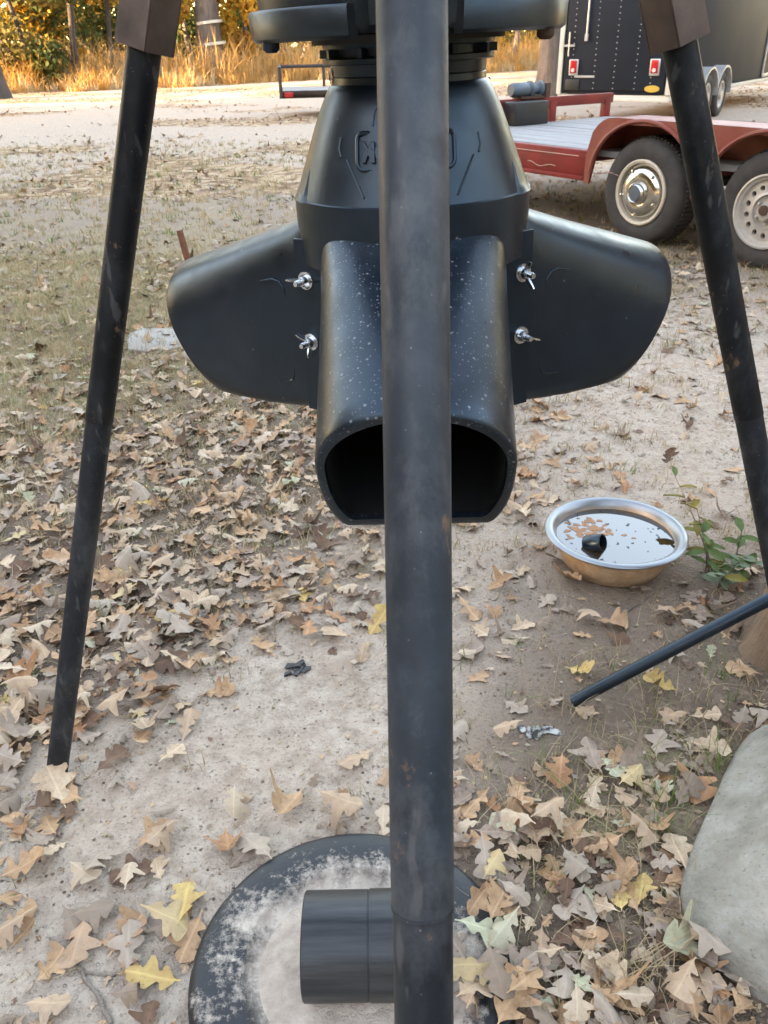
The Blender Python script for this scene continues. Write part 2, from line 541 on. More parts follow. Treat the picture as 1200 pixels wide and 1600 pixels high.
MAT['g_green'] = foliage('grass_green', (.16, .22, .055), .3, .2)
MAT['g_pale'] = foliage('grass_pale', (.34, .31, .17), .3, .15)
LEAFC = {
    'tan': ((.45, .285, .155), (.26, .155, .085)),
    'pale tan': ((.53, .40, .265), (.36, .25, .155)),
    'grey brown': ((.33, .25, .185), (.20, .145, .105)),
    'dark brown': ((.165, .095, .055), (.085, .05, .032)),
    'orange brown': ((.39, .215, .105), (.24, .12, .055)),
    'yellow': ((.50, .36, .13), (.36, .22, .08)),
    'pale green': ((.42, .41, .27), (.31, .27, .165)),
}
LEAFN = list(LEAFC)
LEAFM = [leaf_mat(n.replace(' ', '_') + '_oak_leaf', *LEAFC[n]) for n in LEAFN]
LEAFP = np.array([.30, .155, .255, .19, .06, .015, .025])


def ground_mat():
    t = NT('yard_ground')
    so = t.attr('soil'); gr = t.attr('grassy')
    n1 = t.noise(2.2, 6, .6, co='Object'); n2 = t.noise(24, 6, .65); n3 = t.noise(140, 4, .6)
    sand = t.ramp(n2, [(.30, (.30, .235, .180)), (.5, (.455, .370, .290)), (.70, (.57, .48, .39))])
    sand = t.mix(t.ramp(n1, [(.4, 0.0), (.75, .5)]), sand, (.50, .37, .265))
    sand = t.mix(t.ramp(n3, [(.56, 0.0), (.68, .75)]), sand, (.20, .155, .125))
    gv = t.n('ShaderNodeTexVoronoi'); gv.inputs['Scale'].default_value = 95
    t.l(t.tc.outputs['Object'], gv.inputs['Vector'])
    gs = t.n('ShaderNodeSeparateColor'); t.l(gv.outputs['Color'], gs.inputs[0])
    gd = t.math('MULTIPLY', t.ramp(gv.outputs['Distance'], [(.16, 1.0), (.34, 0.0)]), t.ramp(gs.outputs[0], [(.86, 0.0), (.90, .85)]))
    sand = t.mix(gd, sand, t.ramp(gs.outputs[1], [(.3, (.10, .075, .055)), (.7, (.30, .22, .16)), (.95, (.62, .56, .48))]))
    soil = t.ramp(n2, [(.3, (.085, .060, .042)), (.52, (.185, .135, .095)), (.74, (.34, .26, .19))])
    soil = t.mix(t.ramp(n3, [(.45, 0.0), (.7, .6)]), soil, (.13, .10, .075))
    e = t.math('ADD', so, t.math('MULTIPLY', t.math('SUBTRACT', n2, .5), .9))
    c = t.mix(t.ramp(e, [(.15, 0.0), (.75, 1.0)]), sand, soil)
    thatch = t.ramp(t.noise(60, 5, .7), [(.3, (.20, .155, .085)), (.6, (.43, .345, .195)), (.8, (.40, .35, .185))])
    e2 = t.math('ADD', gr, t.math('MULTIPLY', t.math('SUBTRACT', t.noise(5, 6, .7), .5), 1.1))
    c = t.mix(t.ramp(e2, [(.45, 0.0), (.85, .75)]), c, thatch)
    # leaf litter too far off to tell leaves apart
    li = t.attr('litter')
    vo = t.n('ShaderNodeTexVoronoi'); vo.inputs['Scale'].default_value = 9
    t.l(t.tc.outputs['Object'], vo.inputs['Vector'])
    sep = t.n('ShaderNodeSeparateColor'); t.l(vo.outputs['Color'], sep.inputs[0])
    lc = t.ramp(sep.outputs[0], [(.1, (.16, .095, .055)), (.5, (.36, .23, .12)), (.9, (.50, .38, .24))])
    e3 = t.math('ADD', li, t.math('MULTIPLY', t.math('SUBTRACT', t.noise(2.6, 7, .75), .5), 1.3))
    c = t.mix(t.ramp(e3, [(.5, 0.0), (.66, .85)]), c, lc)
    t.col(c).rough(.95).set(Specular_IOR_Level=.15)
    h = t.math('ADD', t.math('MULTIPLY', n2, 1.0), t.math('MULTIPLY', n3, .45))
    t.bump(t.math('ADD', h, t.math('MULTIPLY', gd, .5)), 1.0, .018)
    return t.m


# ------------------------------------------------------------------ setting: ground
def axis_steps(lo, hi, step, far_lo, far_hi, g=1.055):
    a = list(np.arange(lo, hi + 1e-9, step))
    s = step; x = a[-1]
    while x < far_hi: s = min(s * g, 30); x += s; a.append(x)
    s = step; x = a[0]; b = []
    while x > far_lo: s = min(s * g, 30); x -= s; b.append(x)
    return np.array(b[::-1] + a)


def far_litter(x, y):
    road = np.exp(-((y - 20.5 - .10 * x) / 3.2) ** 2)
    return .5 * cover(LEAF, x, y) + 3.8 * (fbm(x * .34 + 3, y * .62, 31) - .47) + .54 - .45 * road


gx = axis_steps(-1.1, 1.4, .0115, -420, 420); gy = axis_steps(0.25, 2.6, .0115, -60, 600)
X, Y = np.meshgrid(gx, gy)
Z = ground_z(X, Y) * np.clip(1.4 - np.hypot(X, Y) / 200, 0, 1)
nx, ny = len(gx), len(gy)
idx = np.arange(nx * ny).reshape(ny, nx)
F = np.stack([idx[:-1, :-1], idx[:-1, 1:], idx[1:, 1:], idx[1:, :-1]], -1).reshape(-1, 4)
gro = fast('ground', np.stack([X, Y, Z], -1).reshape(-1, 3), F, ground_mat(), smooth=True)
gro['kind'] = 'structure'
me = gro.data
xr, yr = X.ravel(), Y.ravel()
farw = np.clip((yr - 5) / 8, 0, 1)
edge_line = 33.5 + (xr + 6.6) * .65
woods = np.clip((yr - edge_line + .5) / 3, 0, 1)
# the pale wheel road with litter banks, seen beyond ten metres
for nm, val in (('soil', np.where(yr > 10, np.clip(cover(SOIL, xr, yr) * .5 + woods * .6, 0, 1), cover(SOIL, xr, yr))),
                ('grassy', np.clip(cover(GRASS, xr, yr) + woods * .8 + farw * 1.2 * (fbm(xr * .4 + 9, yr * .7, 63) - .5), 0, 1)),
                ('litter', np.clip(farw * far_litter(xr, yr), 0, 1) + woods * .6)):
    a = me.attributes.new(nm, 'FLOAT', 'POINT'); a.data.foreach_set('value', val.astype(np.float32))


# ------------------------------------------------------------------ setting: trees and woodland
def cards(n, cen, rad, size, flat=0.0, seed=0):
    r = np.random.default_rng(seed)
    cen = np.atleast_2d(cen); rad = np.atleast_2d(rad)
    k = r.integers(0, len(cen), n)
    d = r.normal(size=(n, 3)); d /= np.linalg.norm(d, axis=1)[:, None]
    p = cen[k] + d * rad[k] * (r.random(n) ** .45)[:, None]
    a = r.normal(size=(n, 3)); a /= np.linalg.norm(a, axis=1)[:, None]
    b = r.normal(size=(n, 3)); b -= a * (a * b).sum(1)[:, None]; b /= np.linalg.norm(b, axis=1)[:, None]
    s = size * (.55 + .9 * r.random(n))[:, None]
    V = np.stack([p - a * s * .6, p + b * s * .33 - a * s * .05, p + a * s * .6, p - b * s * .33 - a * s * .05], 1)
    F = np.arange(n * 4).reshape(n, 4)
    return V.reshape(-1, 3), F


def tree(label, x, y, h, r, mat, lean=(0, 0), crown=None, mats=('f_green',), n=700, size=.2, seed=1, group=None, fork=3, taper=.35):
    random.seed(seed)
    root = empty('oak_tree', (x, y, 0), 0, label, 'tree', group)
    b = MB(); pts = []; rr = []
    for i in range(13):
        t = i / 12
        pts.append((lean[0] * t * h + .12 * r * sin(5 * t + seed), lean[1] * t * h + .12 * r * cos(4 * t + seed), t * h - .05))
        rr.append(r * (1 - t * (1 - taper)) + r * .55 * math.exp(-t * h / .35))
    b.tube(pts, rr, 14, jit=.06)
    for k in range(fork):
        t = .35 + .18 * k; i = int(t * 12); p = Vector(pts[i]); az = seed * 1.7 + k * 2.3
        d = Vector((cos(az), sin(az), .8)); L = h * .38
        q = [p + d * L * s + Vector((0, 0, .25 * L * s * s)) for s in (0, .25, .5, .75, 1)]
        b.tube(q, [rr[i] * .55 * (1 - .85 * s) for s in (0, .25, .5, .75, 1)], 8, jit=.06)
    b.build('trunk', mat, root, ang=80)
    if crown:
        V, F = cards(n, [c[:3] for c in crown], [c[3:] for c in crown], size, seed=seed)
        mi = np.random.default_rng(seed + 5).integers(0, len(mats), len(F))
        fast('crown', V, F, [MAT[m] for m in mats], mi, root)
    return root


def shrub(label, x, y, blobs, mats, n, size, seed, group='shrubs along the wood edge'):
    root = empty('shrub', (x, y, 0), 0, label, 'shrub', group)
    random.seed(seed)
    b = MB()
    for k in range(5):
        a = k * 1.3 + seed
        b.tube([(0.1 * cos(a), .1 * sin(a), -.05), (.35 * cos(a), .35 * sin(a), .7), (.6 * cos(a), .6 * sin(a), 1.5)], [.03, .022, .008], 6)
    b.build('stem', MAT['bark_dark'], root)
    V, F = cards(n, [c[:3] for c in blobs], [c[3:] for c in blobs], size, seed=seed)
    mi = np.random.default_rng(seed).integers(0, len(mats), len(F))
    fast('foliage', V, F, [MAT[m] for m in mats], mi, root)


# deep wood beyond the clearing: reads as one mass
r0 = np.random.default_rng(3)
nw = 52000
wx = r0.uniform(-46, 62, nw); wd = r0.uniform(0, 16, nw)
p = np.stack([wx, 45 + (wx + 6.6) * .5 * (wx > -30) + wd + np.clip(-wx - 20, 0, 20) * -.6, .05 + 13 * r0.random(nw) ** 1.5], -1)
V, F = cards(nw, p, np.full((nw, 3), .3), .52, seed=4)
cl = fbm(p[:, 0] * .33, p[:, 2] * .5 + p[:, 1] * .1, 21)
mi = np.digitize(cl + r0.normal(0, .05, nw), [.42, .50, .56])
bw = fast('woodland', V, F, [MAT['f_green'], MAT['f_olive'], MAT['f_olive'], MAT['f_yellow']], mi)
tag(bw, 'mixed green and yellow autumn woodland beyond the clearing', 'woodland', None, 'stuff')
# unseen wood added west of the yard to put it in shade
nw = 26000
p = np.stack([r0.uniform(-34, -17, nw), r0.uniform(-34, 12.5, nw), .3 + 15 * r0.random(nw) ** .9], -1)
V, F = cards(nw, p, np.full((nw, 3), .4), .95, seed=6)
bw = fast('woodland', V, F, [MAT['f_green'], MAT['f_olive'], MAT['f_orange']], r0.integers(0, 3, nw))
tag(bw, 'unseen dense oak wood added west of the yard for shade', 'woodland', None, 'stuff')

nw = 30000  # unseen wood added south and east to cut light from the sides
p = np.stack([np.where(np.arange(nw) % 2 == 0, r0.uniform(-34, 40, nw), r0.uniform(27, 42, nw)), np.where(np.arange(nw) % 2 == 0, r0.uniform(-42, -24, nw), r0.uniform(-34, 40, nw)), .3 + 14 * r0.random(nw) ** .9], -1)
p = p[(p[:, 1] < 34) | (p[:, 0] > 32)]; nw = len(p)
V, F = cards(nw, p, np.full((nw, 3), .4), 1.0, seed=16)
bw = fast('woodland', V, F, [MAT['f_green'], MAT['f_olive'], MAT['f_orange']], r0.integers(0, 3, nw))
tag(bw, 'unseen oak wood added south and east of the yard to cut side light', 'woodland', None, 'stuff')

tb = AT(858, 150, 22.5)
tree('thick grey brown oak trunk standing beside the black enclosed trailer', tb[0], 22.5, 9, .30, MAT['bark'], (.01, 0),
     [(0, 0, 8, 2.5, 2.5, 2)], ('f_olive', 'f_green'), 900, .3, 3)
tc = AT(338, 118, 38.0)
tree('sunlit oak trunk with two pale straps tied around it', tc[0] , 38.0, 10, .55, MAT['bark'], (-.03, 0),
     [(1.2, .5, 3.4, 1.3, 1, .9), (0, 0, 8, 3, 3, 2.5), (2.0, 0, 2.4, .8, .8, .7), (-1.2, -.3, 2.6, .5, .5, .5)], ('f_yellow', 'f_yellow', 'f_orange'), 2600, .26, 4)
td = AT(2, 140, 27.5)
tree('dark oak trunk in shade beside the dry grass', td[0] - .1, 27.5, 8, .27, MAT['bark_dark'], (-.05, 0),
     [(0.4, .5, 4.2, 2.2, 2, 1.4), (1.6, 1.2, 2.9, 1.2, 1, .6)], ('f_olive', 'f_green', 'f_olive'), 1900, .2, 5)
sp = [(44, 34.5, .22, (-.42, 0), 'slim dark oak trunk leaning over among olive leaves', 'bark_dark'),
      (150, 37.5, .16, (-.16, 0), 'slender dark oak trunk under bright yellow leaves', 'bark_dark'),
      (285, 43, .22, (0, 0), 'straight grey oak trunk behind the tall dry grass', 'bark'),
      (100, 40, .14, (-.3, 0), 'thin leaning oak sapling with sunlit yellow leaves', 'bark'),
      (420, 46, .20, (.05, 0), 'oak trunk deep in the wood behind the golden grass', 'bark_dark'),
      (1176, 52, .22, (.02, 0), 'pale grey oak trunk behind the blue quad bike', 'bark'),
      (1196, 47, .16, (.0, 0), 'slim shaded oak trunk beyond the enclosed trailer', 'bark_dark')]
cr = [[(-.5, 0, 3.4, 2.2, 1.6, 1.2), (.8, 0, 2.3, 1.2, 1, .8)], [(.4, -.3, 3.6, 1.6, 1, 1.1), (-.9, 0, 3.2, .8, .7, .35)], [(0, 0, 6, 2, 2, 2)],
      [(-.1, 0, 1.6, .5, .5, .45), (-.7, 0, 2.4, .6, .5, .5)], [(0, 0, 4.2, 2, 2, 1.6)], [(0, 0, 6, 2.5, 2.5, 2.5), (-1, 0, 3, 1, 1, 1)], [(0, 0, 5, 2, 2, 2)]]
cm = [('f_olive', 'f_green', 'f_yellow'), ('f_yellow', 'f_yellow', 'f_orange'), ('f_olive', 'f_yellow'), ('f_yellow',), ('f_yellow', 'f_olive'), ('f_green', 'f_olive'), ('f_green',)]
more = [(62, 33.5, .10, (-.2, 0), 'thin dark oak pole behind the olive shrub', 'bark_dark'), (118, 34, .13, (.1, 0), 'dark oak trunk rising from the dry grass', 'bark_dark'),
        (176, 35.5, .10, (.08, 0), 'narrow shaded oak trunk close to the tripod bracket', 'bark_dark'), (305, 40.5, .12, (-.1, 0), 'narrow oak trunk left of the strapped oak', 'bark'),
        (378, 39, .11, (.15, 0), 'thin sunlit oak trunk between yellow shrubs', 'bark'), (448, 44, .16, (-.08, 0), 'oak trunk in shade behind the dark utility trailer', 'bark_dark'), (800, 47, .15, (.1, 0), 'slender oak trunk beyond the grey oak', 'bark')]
for q_ in more:
    sp.append(q_); cr.append([(0, 0, 4.4, 1.2, 1, .8), (.9, -.4, 3.1, .7, .5, .35)]); cm.append(('f_yellow', 'f_olive'))
for i, (px, yy, rad, ln, lab, mt) in enumerate(sp):
    q = AT(px, 120, yy)
    tree(lab, q[0], yy, 8, rad, MAT[mt], ln, cr[i], cm[i], 2200 if i < 2 else 800, .2, 20 + i, 'trees along the wood edge')
shr = [(20, 33, [(0, 0, 1.4, 1.2, .8, 1.1), (1.3, 0, .9, .8, .6, .7)], ('f_olive', 'f_olive', 'f_green'), 1700, .16, 'olive leafed shrub by the dark trunk at wood edge'),
       (110, 36, [(0, 0, 1.9, 1.6, .8, 1.2), (.6, 0, .8, 1.2, .7, .7)], ('f_green', 'f_green', 'f_olive'), 2000, .16, 'dark green rounded shrub behind the dry grass'),
       (175, 37.5, [(0, 0, 2.0, 1.2, .8, 1.0)], ('f_green', 'f_olive'), 1300, .16, 'green shrub under the yellow crown'),
       (130, 34.2, [(0, 0, .75, .18, .18, .3), (.15, 0, 1.2, .15, .15, .15)], ('f_yellow',), 60, .16, 'tiny bright yellow sapling standing in dry grass'),
       (300, 41, [(0, 0, 1.6, 1.2, .8, 1.3)], ('f_green', 'f_olive'), 1300, .18, 'dark shrub beside the strapped oak trunk'),
       (362, 38.5, [(0, 0, 1.9, .5, .5, 1.2), (.6, 0, 1.2, .5, .4, .6)], ('f_yellow', 'f_orange'), 1300, .17, 'tall bright yellow shrub hugging the strapped oak trunk'),
       (395, 44, [(0, 0, 2.0, 1.4, .8, 1.2)], ('f_green', 'f_olive'), 1200, .2, 'green shrub behind the yellow shrub'),
       (820, 50, [(0, 0, .9, 2.2, 1, .8)], ('f_olive', 'f_yellow'), 1200, .2, 'low yellow green shrub beyond the grey oak trunk'),
       (1190, 55, [(0, 0, 2.2, 2.5, 1, 2.2)], ('f_green', 'f_olive'), 1500, .25, 'green shrub beyond the blue quad bike')]
for i, (px, yy, bl, ms, n, s, lab) in enumerate(shr):
    q = AT(px, 125, yy)
    shrub(lab, q[0], yy, bl, ms, n, s, 60 + i)
# pale straps on the oak trunk
for k, zz in enumerate((1.25, 2.05)):
    b = MB(); rr = .55 * (1 - zz / 10 * .65) + .55 * .55 * math.exp(-zz / .35) + .03
    b.lathe([(rr, -.05), (rr + .02, -.05), (rr + .02, .05), (rr, .05)], 24, close=True)
    o = b.build('strap', MAT['cream_trim'])
    o.location = (tc[0] - .03 * zz, 38.0, zz + (.06 if k == 0 else 0)); o.rotation_euler = (0, -.10, 0)
    tag(o, ('lower', 'upper')[k] + ' pale strap tied around the sunlit oak trunk', 'strap', 'straps around the oak trunk')


def blades(n, x, y, h, w, lean, seed, z0=None, seg=3):
    r = np.random.default_rng(seed)
    az = r.uniform(0, 2 * pi, n); la = r.uniform(0, 2 * pi, n); ln = lean * r.random(n)
    zb = ground_z(x, y) if z0 is None else z0
    V = np.zeros((n, (seg + 1) * 2, 3))
    for i in range(seg + 1):
        t = i / seg
        ww = w * (1 - t * .92)
        px = x + np.cos(la) * ln * h * t * t; py = y + np.sin(la) * ln * h * t * t
        pz = zb + h * t * (1 - .35 * ln * t) - .004
        V[:, 2 * i] = np.stack([px - np.cos(az) * ww / 2, py - np.sin(az) * ww / 2, pz], -1)
        V[:, 2 * i + 1] = np.stack([px + np.cos(az) * ww / 2, py + np.sin(az) * ww / 2, pz], -1)
    f = np.array([[2 * i, 2 * i + 1, 2 * i + 3, 2 * i + 2] for i in range(seg)])
    F = (np.arange(n)[:, None, None] * ((seg + 1) * 2) + f[None]).reshape(-1, 4)
    return V.reshape(-1, 3), F


# golden tall grass before the wood
n = 34000
bx = r0.uniform(-20, 16, n); lead = 2.6 * (fbm(bx * .45, bx * 0 + 3, 71) - .35)
by = 33.5 + (bx + 6.6) * .65 + lead + r0.random(n) ** 1.2 * 9
keep = fbm(bx * .8, by * .8, 77) > .40
bx, by = bx[keep], by[keep]; n = len(bx)
hh = (.35 + .75 * r0.random(n) ** 1.4) * (.35 + 1.35 * fbm(bx * .7, by * .7, 41)) * np.clip(.25 + (by - (33.5 + (bx + 6.6) * .65 + lead[keep])) / 2.2, .18, 1.3)
V, F = blades(n, bx, by, hh * 1.25, .042, .95, 5)
mi = np.repeat(np.where(r0.random(n) < .25, r0.choice(3, n), np.digitize(fbm(bx * .5 + 7, by * .5, 43), [.46, .56])), 3)
tag(fast('tall_grass', V, F, [MAT['gold_grass'], MAT['straw'], MAT['f_orange']], mi),
    'tall golden dry grass growing along the edge of the wood', 'grass', None, 'stuff')

# ------------------------------------------------------------------ enclosed trailer
RR = G(1045, 155, .42); RL = G(870, 152, .42)
RR = Vector((RR[0], RR[1])); RL = Vector((RL[0], RL[1]))
wv = RR - RL; Wd = wv.length; wx_ = wv.normalized(); ly = Vector((-wx_.y, wx_.x))
FR = Vector(G(1168, 118, .42)[:2]); Ln = (FR - RR).dot(ly)
etr = empty('enclosed_trailer', (RL.x, RL.y, 0), atan2(wx_.y, wx_.x),
            'black enclosed cargo trailer with cream sill parked beyond the red trailer', 'trailer')
# local: x across the rear (0..Wd), y forward (0..Ln)
MB().box((Wd / 2, Ln / 2, 1.57), (Wd - .02, Ln - .02, 2.18)).build('body', MAT['blackpanel'], etr, bevel=.02)
MB().box((Wd / 2, Ln / 2 + .01, .43), (Wd, Ln, .07)).box((Wd / 2, -.022, .40), (Wd + .02, .05, .05)).build('sill', MAT['cream_trim'], etr, bevel=.006)
b = MB()
for xx in (.03, Wd - .03): MB().box((xx, -.012, 1.57), (.075, .05, 2.2)).build('corner_trim', MAT['cream_trim'], etr, bevel=.006)
b = MB(); b.box((Wd + .006, .05, 1.57), (.03, .1, 2.2)); b.box((Wd + .006, Ln - .06, 1.57), (.03, .1, 2.2)); b.box((Wd + .006, Ln / 2, 2.66), (.04, Ln, .07))
b.build('side_trim', MAT['alu'], etr, bevel=.005)
# rear door with rows of rivets
dr = MB().box((Wd / 2, -.008, 1.58), (Wd - .2, .03, 2.1)).build('rear_door', MAT['blackpanel'], etr, bevel=.006)
b = MB()
for cx in (.24, .62, .95, 1.3, 1.55):
    if cx > Wd - .15: continue
    for k in range(26):
        b.box((cx, -.026, .56 + k * .08), (.014, .008, .014))
o = b.build('rivets', MAT['alu'], dr, smooth=False); o['kind'] = 'stuff'
b = MB(); b.tube([(.17, -.06, 1.02), (.17, -.06, 1.36)], .012, 8); b.tube([(.45, -.05, 1.3), (.45, -.05, 2.4)], .016, 8)
b.box((.16, -.05, 1.17), (.2, .03, .03)); b.box((.45, -.05, 1.28), (.05, .04, .10))
b.build('latch', MAT['alu'], etr)
for cx in (.27, Wd - .27):
    tl = MB().box((cx, -.035, .86), (.155, .03, .23)).build('tail_light', MAT['alu'], etr, bevel=.01)
    MB().box((cx, -.058, .87), (.115, .02, .185)).build('red_lens', MAT['lens_red'], tl, bevel=.01)
    MB().lathe([(.03, 0), (.028, .01), (0, .014)], 14, (cx, -.068, .82), basis((0, -1, 0))).build('white_lens', MAT['lens_white'], tl)
MB().box((.46, -.03, .73), (.34, .012, .03)).build('plate_rail', MAT['alu'], etr)
MB().box((.26, -.028, .61), (.24, .012, .16)).build('plate_panel', MAT['dark'], etr, bevel=.004)
b = MB(); b.lathe([(.12, 0), (.115, .006), (0, .008)], 24, (Wd - .28, -.024, .56), basis((0, -1, 0)) @ Matrix.Diagonal((1, .42, 1)))
b.build('sticker', MAT['gold'], etr)
# side door frame
b = MB(); y0, y1 = Ln * .70, Ln * .965
for yy in (y0, y1): b.box((Wd + .008, yy, 1.5), (.03, .07, 1.95))
for zz in (.52, 2.47): b.box((Wd + .008, (y0 + y1) / 2, zz), (.03, y1 - y0, .07))
b.box((Wd + .03, y0 + .35, 1.35), (.03, .05, .3)); b.box((Wd + .03, y1 - .12, .62), (.03, .2, .04))
b.build('side_door_frame', MAT['alu'], etr, bevel=.005)
MB().box((Wd + .004, (y0 + y1) / 2, 1.5), (.016, y1 - y0 - .08, 1.9)).build('side_door', MAT['blackpanel'], etr)


_best = min(np.linspace(1, Ln, 400), key=lambda q: abs(PJ(np.array([*(RL + wx_ * (Wd + .16) + ly * q), .36]))[0] - 1127))
FRW = ((_best - .92) / Ln, _best / Ln)


def wheel(parent, c, ax, R, wth, style, seg=36):
    """tyre with rim; c centre of the outer face, ax outward axis."""
    B_ = basis(ax, (0, 0, 1))
    w = MB().lathe([(R * .60, -wth * .9), (R * .74, -wth), (R * .93, -wth * .98), (R * .985, -wth * .86), (R, -wth * .6), (R, -wth * .4), (R * .985, -wth * .14), (R * .95, -.012), (R * .90, .0), (R * .78, .006), (R * .68, .004), (R * .60, -.012)], seg, c, B_)
    o = w.build('tyre', MAT['rubber'], parent, ang=50)
    b = MB()
    for k in range(72):
        a = 2 * pi * k / 72
        for zz in (-wth * .30, -wth * .5, -wth * .7):
            b.box(Vector(c) + B_ @ Vector((R * 1.0 * cos(a + zz * 2), R * 1.0 * sin(a + zz * 2), zz)), (R * .05, .012, wth * .17),
                  B_ @ Matrix.Rotation(a + zz * 2, 3, 'Z'))
    t = b.build('tread_blocks', MAT['rubber'], o, smooth=False, recalc=False); t['kind'] = 'stuff'
    return B_


for fr in FRW:
    wh = empty('wheel', (0, 0, 0)); wh.parent = etr
    B_ = wheel(wh, (Wd + .16, Ln * fr, .36), (1, 0, 0), .36, .2, 'plain', 28)
    MB().lathe([(.235, -.04), (.225, 0), (.19, .0), (.17, -.03), (.09, -.03), (.08, .02), (0, .02)], 28, (Wd + .15, Ln * fr, .36), B_).build('rim', MAT['silver'], wh)
b = MB()
for fr in FRW:
    secs = []
    for k in range(15):
        a = pi * k / 14
        cy_, cz_ = Ln * fr - cos(a) * .46, .40 + sin(a) * .42
        secs.append([(Wd - .02, cy_, cz_), (Wd + .20, cy_, cz_), (Wd + .20, cy_, cz_ - .03), (Wd - .02, cy_, cz_ - .03)])
    b.loft(secs, True, True)
b.build('fender', MAT['alu'], etr)
b = MB()
for fr in FRW: b.tube([(.2, Ln * fr, .36), (Wd, Ln * fr, .36)], .05, 8)
b.build('axle', MAT['dark'], etr)
MB().tube([(Wd - .1, Ln - .2, .45), (Wd - .1, Ln - .2, -.01)], .04, 8).build('jack_leg', MAT['dark'], etr)

# ------------------------------------------------------------------ blue quad bike far beyond
q = AT(1188, 104, 41.0)
quad = empty('quad_bike', (q[0], 41.0, 0), .5, 'small blue and red quad bike parked beyond the enclosed trailer', 'quad bike')
b = MB(); b.box((0, 0, .62), (1.3, .5, .22)); b.box((.5, 0, .85), (.45, .6, .18), Matrix.Rotation(.2, 3, 'Y')); b.box((-.55, 0, .82), (.5, .62, .12))
b.build('body', MAT['blue'], quad, bevel=.05)
MB().box((-.1, 0, .9), (.75, .3, .14)).build('seat', MAT['dark'], quad, bevel=.04)
MB().box((.62, -.28, .66), (.22, .3, .26)).build('red_panel', MAT['red'], quad, bevel=.04)
b = MB(); b.tube([(.35, 0, .9), (.25, 0, 1.15)], .03, 8); b.tube([(.2, -.35, 1.16), (.25, 0, 1.13), (.2, .35, 1.16)], .02, 8)
b.build('handlebar', MAT['dark'], quad)
for wx__ in (-.55, .55):
    for s in (-1, 1):
        MB().lathe([(.12, -.2), (.26, -.2), (.29, -.13), (.29, -.06), (.26, 0), (.12, 0), (0, -.03)], 18, (wx__, s * .5, .285), basis((0, s, 0))).build('wheel', MAT['rubber'], quad)

# ------------------------------------------------------------------ small dark utility trailer
sl = G(437, 153, .36)
sm = empty('utility_trailer', (sl[0], sl[1], 0), .10, 'low dark utility trailer with pale deck and open side rail', 'trailer')
b = MB(); SL, SW = 3.9, 1.7
b.box((SL / 2, .03, .41), (SL, .06, .13)); b.box((SL / 2, SW - .03, .41), (SL, .06, .13)); b.box((.03, SW / 2, .41), (.06, SW, .13)); b.box((SL - .03, SW / 2, .41), (.06, SW, .13))
b.build('frame', MAT['dkbrown'], sm, bevel=.006)
for k in range(8):
    MB().box((SL / 2, .13 + k * .205, .462), (SL - .14, .195, .03)).build('plank', MAT['deckwood'], sm, bevel=.004)
b = MB(); zt = .86
for xx in (.03, .95, 1.9, 2.9, SL - .03): b.tube([(xx, SW - .03, .45), (xx, SW - .03, zt)], .03, 6)
b.tube([(.03, SW - .03, zt), (SL - .03, SW - .03, zt)], .035, 6); b.tube([(.03, .03, .45), (.03, .03, zt)], .035, 6)
b.tube([(.03, .03, zt), (.03, SW - .03, zt)], .035, 6)
b.build('rail', MAT['dkbrown'], sm)
for xx in (.18, 1.36): MB().box((xx, -.012, .41), (.17, .03, .09)).build('reflector', MAT['lens_red'], sm, bevel=.01)
for s in (0, 1):
    wh = empty('wheel', (0, 0, 0)); wh.parent = sm
    B_ = wheel(wh, (1.35, -.02 + s * (SW + .04), .30), (0, -1 if s == 0 else 1, 0), .30, .19, 'plain', 24)
    MB().lathe([(.19, -.03), (.18, 0), (.08, -.03), (0, 0)], 20, (1.35, -.02 + s * (SW + .04), .30), B_).build('rim', MAT['dark'], wh)
MB().box((1.5, SW - .25, .68), (.5, .4, .42), Matrix.Rotation(.3, 3, 'Y')).build('fender_box', MAT['dkbrown'], sm, bevel=.03)
b = MB(); b.tube([(SL - .15, .05, 0.0), (SL - .15, .05, 1.0)], .07, 10); b.build('jack', MAT['dark'], sm)
MB().tube([(SL - .29, .0, .45), (SL - .29, .0, 1.15)], .03, 6).build('strap', MAT['yellow'], sm)

# ------------------------------------------------------------------ red equipment trailer
W1 = Vector(G(990, 382, 0)[:2]); W2 = Vector(G(1178, 422, 0)[:2])
ux = (W2 - W1).normalized(); uy = Vector((-ux.y, ux.x)); SPAN = (W2 - W1).length
rt = empty('equipment_trailer', (W1.x, W1.y, 0), atan2(ux.y, ux.x), 'red flat equipment trailer with grey plank deck and tandem wheels', 'trailer')


def loc2(P):
    d = Vector((P[0] - W1.x, P[1] - W1.y)); return d.dot(ux), d.dot(uy)


DZ = .57
x0 = (loc2(G(785, 199, DZ))[0] + loc2(G(960, 177, DZ))[0]) / 2     # front end
DW = loc2(G(942, 180, DZ))[1]
XE = 3.2
b = MB()
MB().box((SPAN + .52 + (XE - SPAN - .52) / 2, .03, .47), (XE - SPAN - .52, .06, .20)).build('side_rail', MAT['red'], rt, bevel=.006)
b.box(((x0 - .52) / 2 + .0, .03, .47), (-.52 - x0, .06, .20))
b.build('side_rail', MAT['red'], rt, bevel=.006)
MB().box(((x0 - .52) / 2, -.01, .385), (-.52 - x0, .03, .03)).build('rail_flange', MAT['red'], rt, bevel=.006)
b = MB()
for k in range(3):
    xs = -1.75 + k * .62
    pts = [(xs + .3 * t, -.003, .44 + .016 * sin(t * 8 + k) * (1 - .6 * t)) for t in np.linspace(0, 1, 16)]
    b.tube(pts, .0032, 5)
b.tube([(x0 + .5, -.003, .53), (-.6, -.003, .53)], .004, 5)
b.tube([(SPAN * .38 + .12 * t, -.036, .70 - .03 * sin(t * 3)) for t in np.linspace(0, 1, 8)], .005, 5)
b.build('pinstripe', MAT['cream_line'], rt)
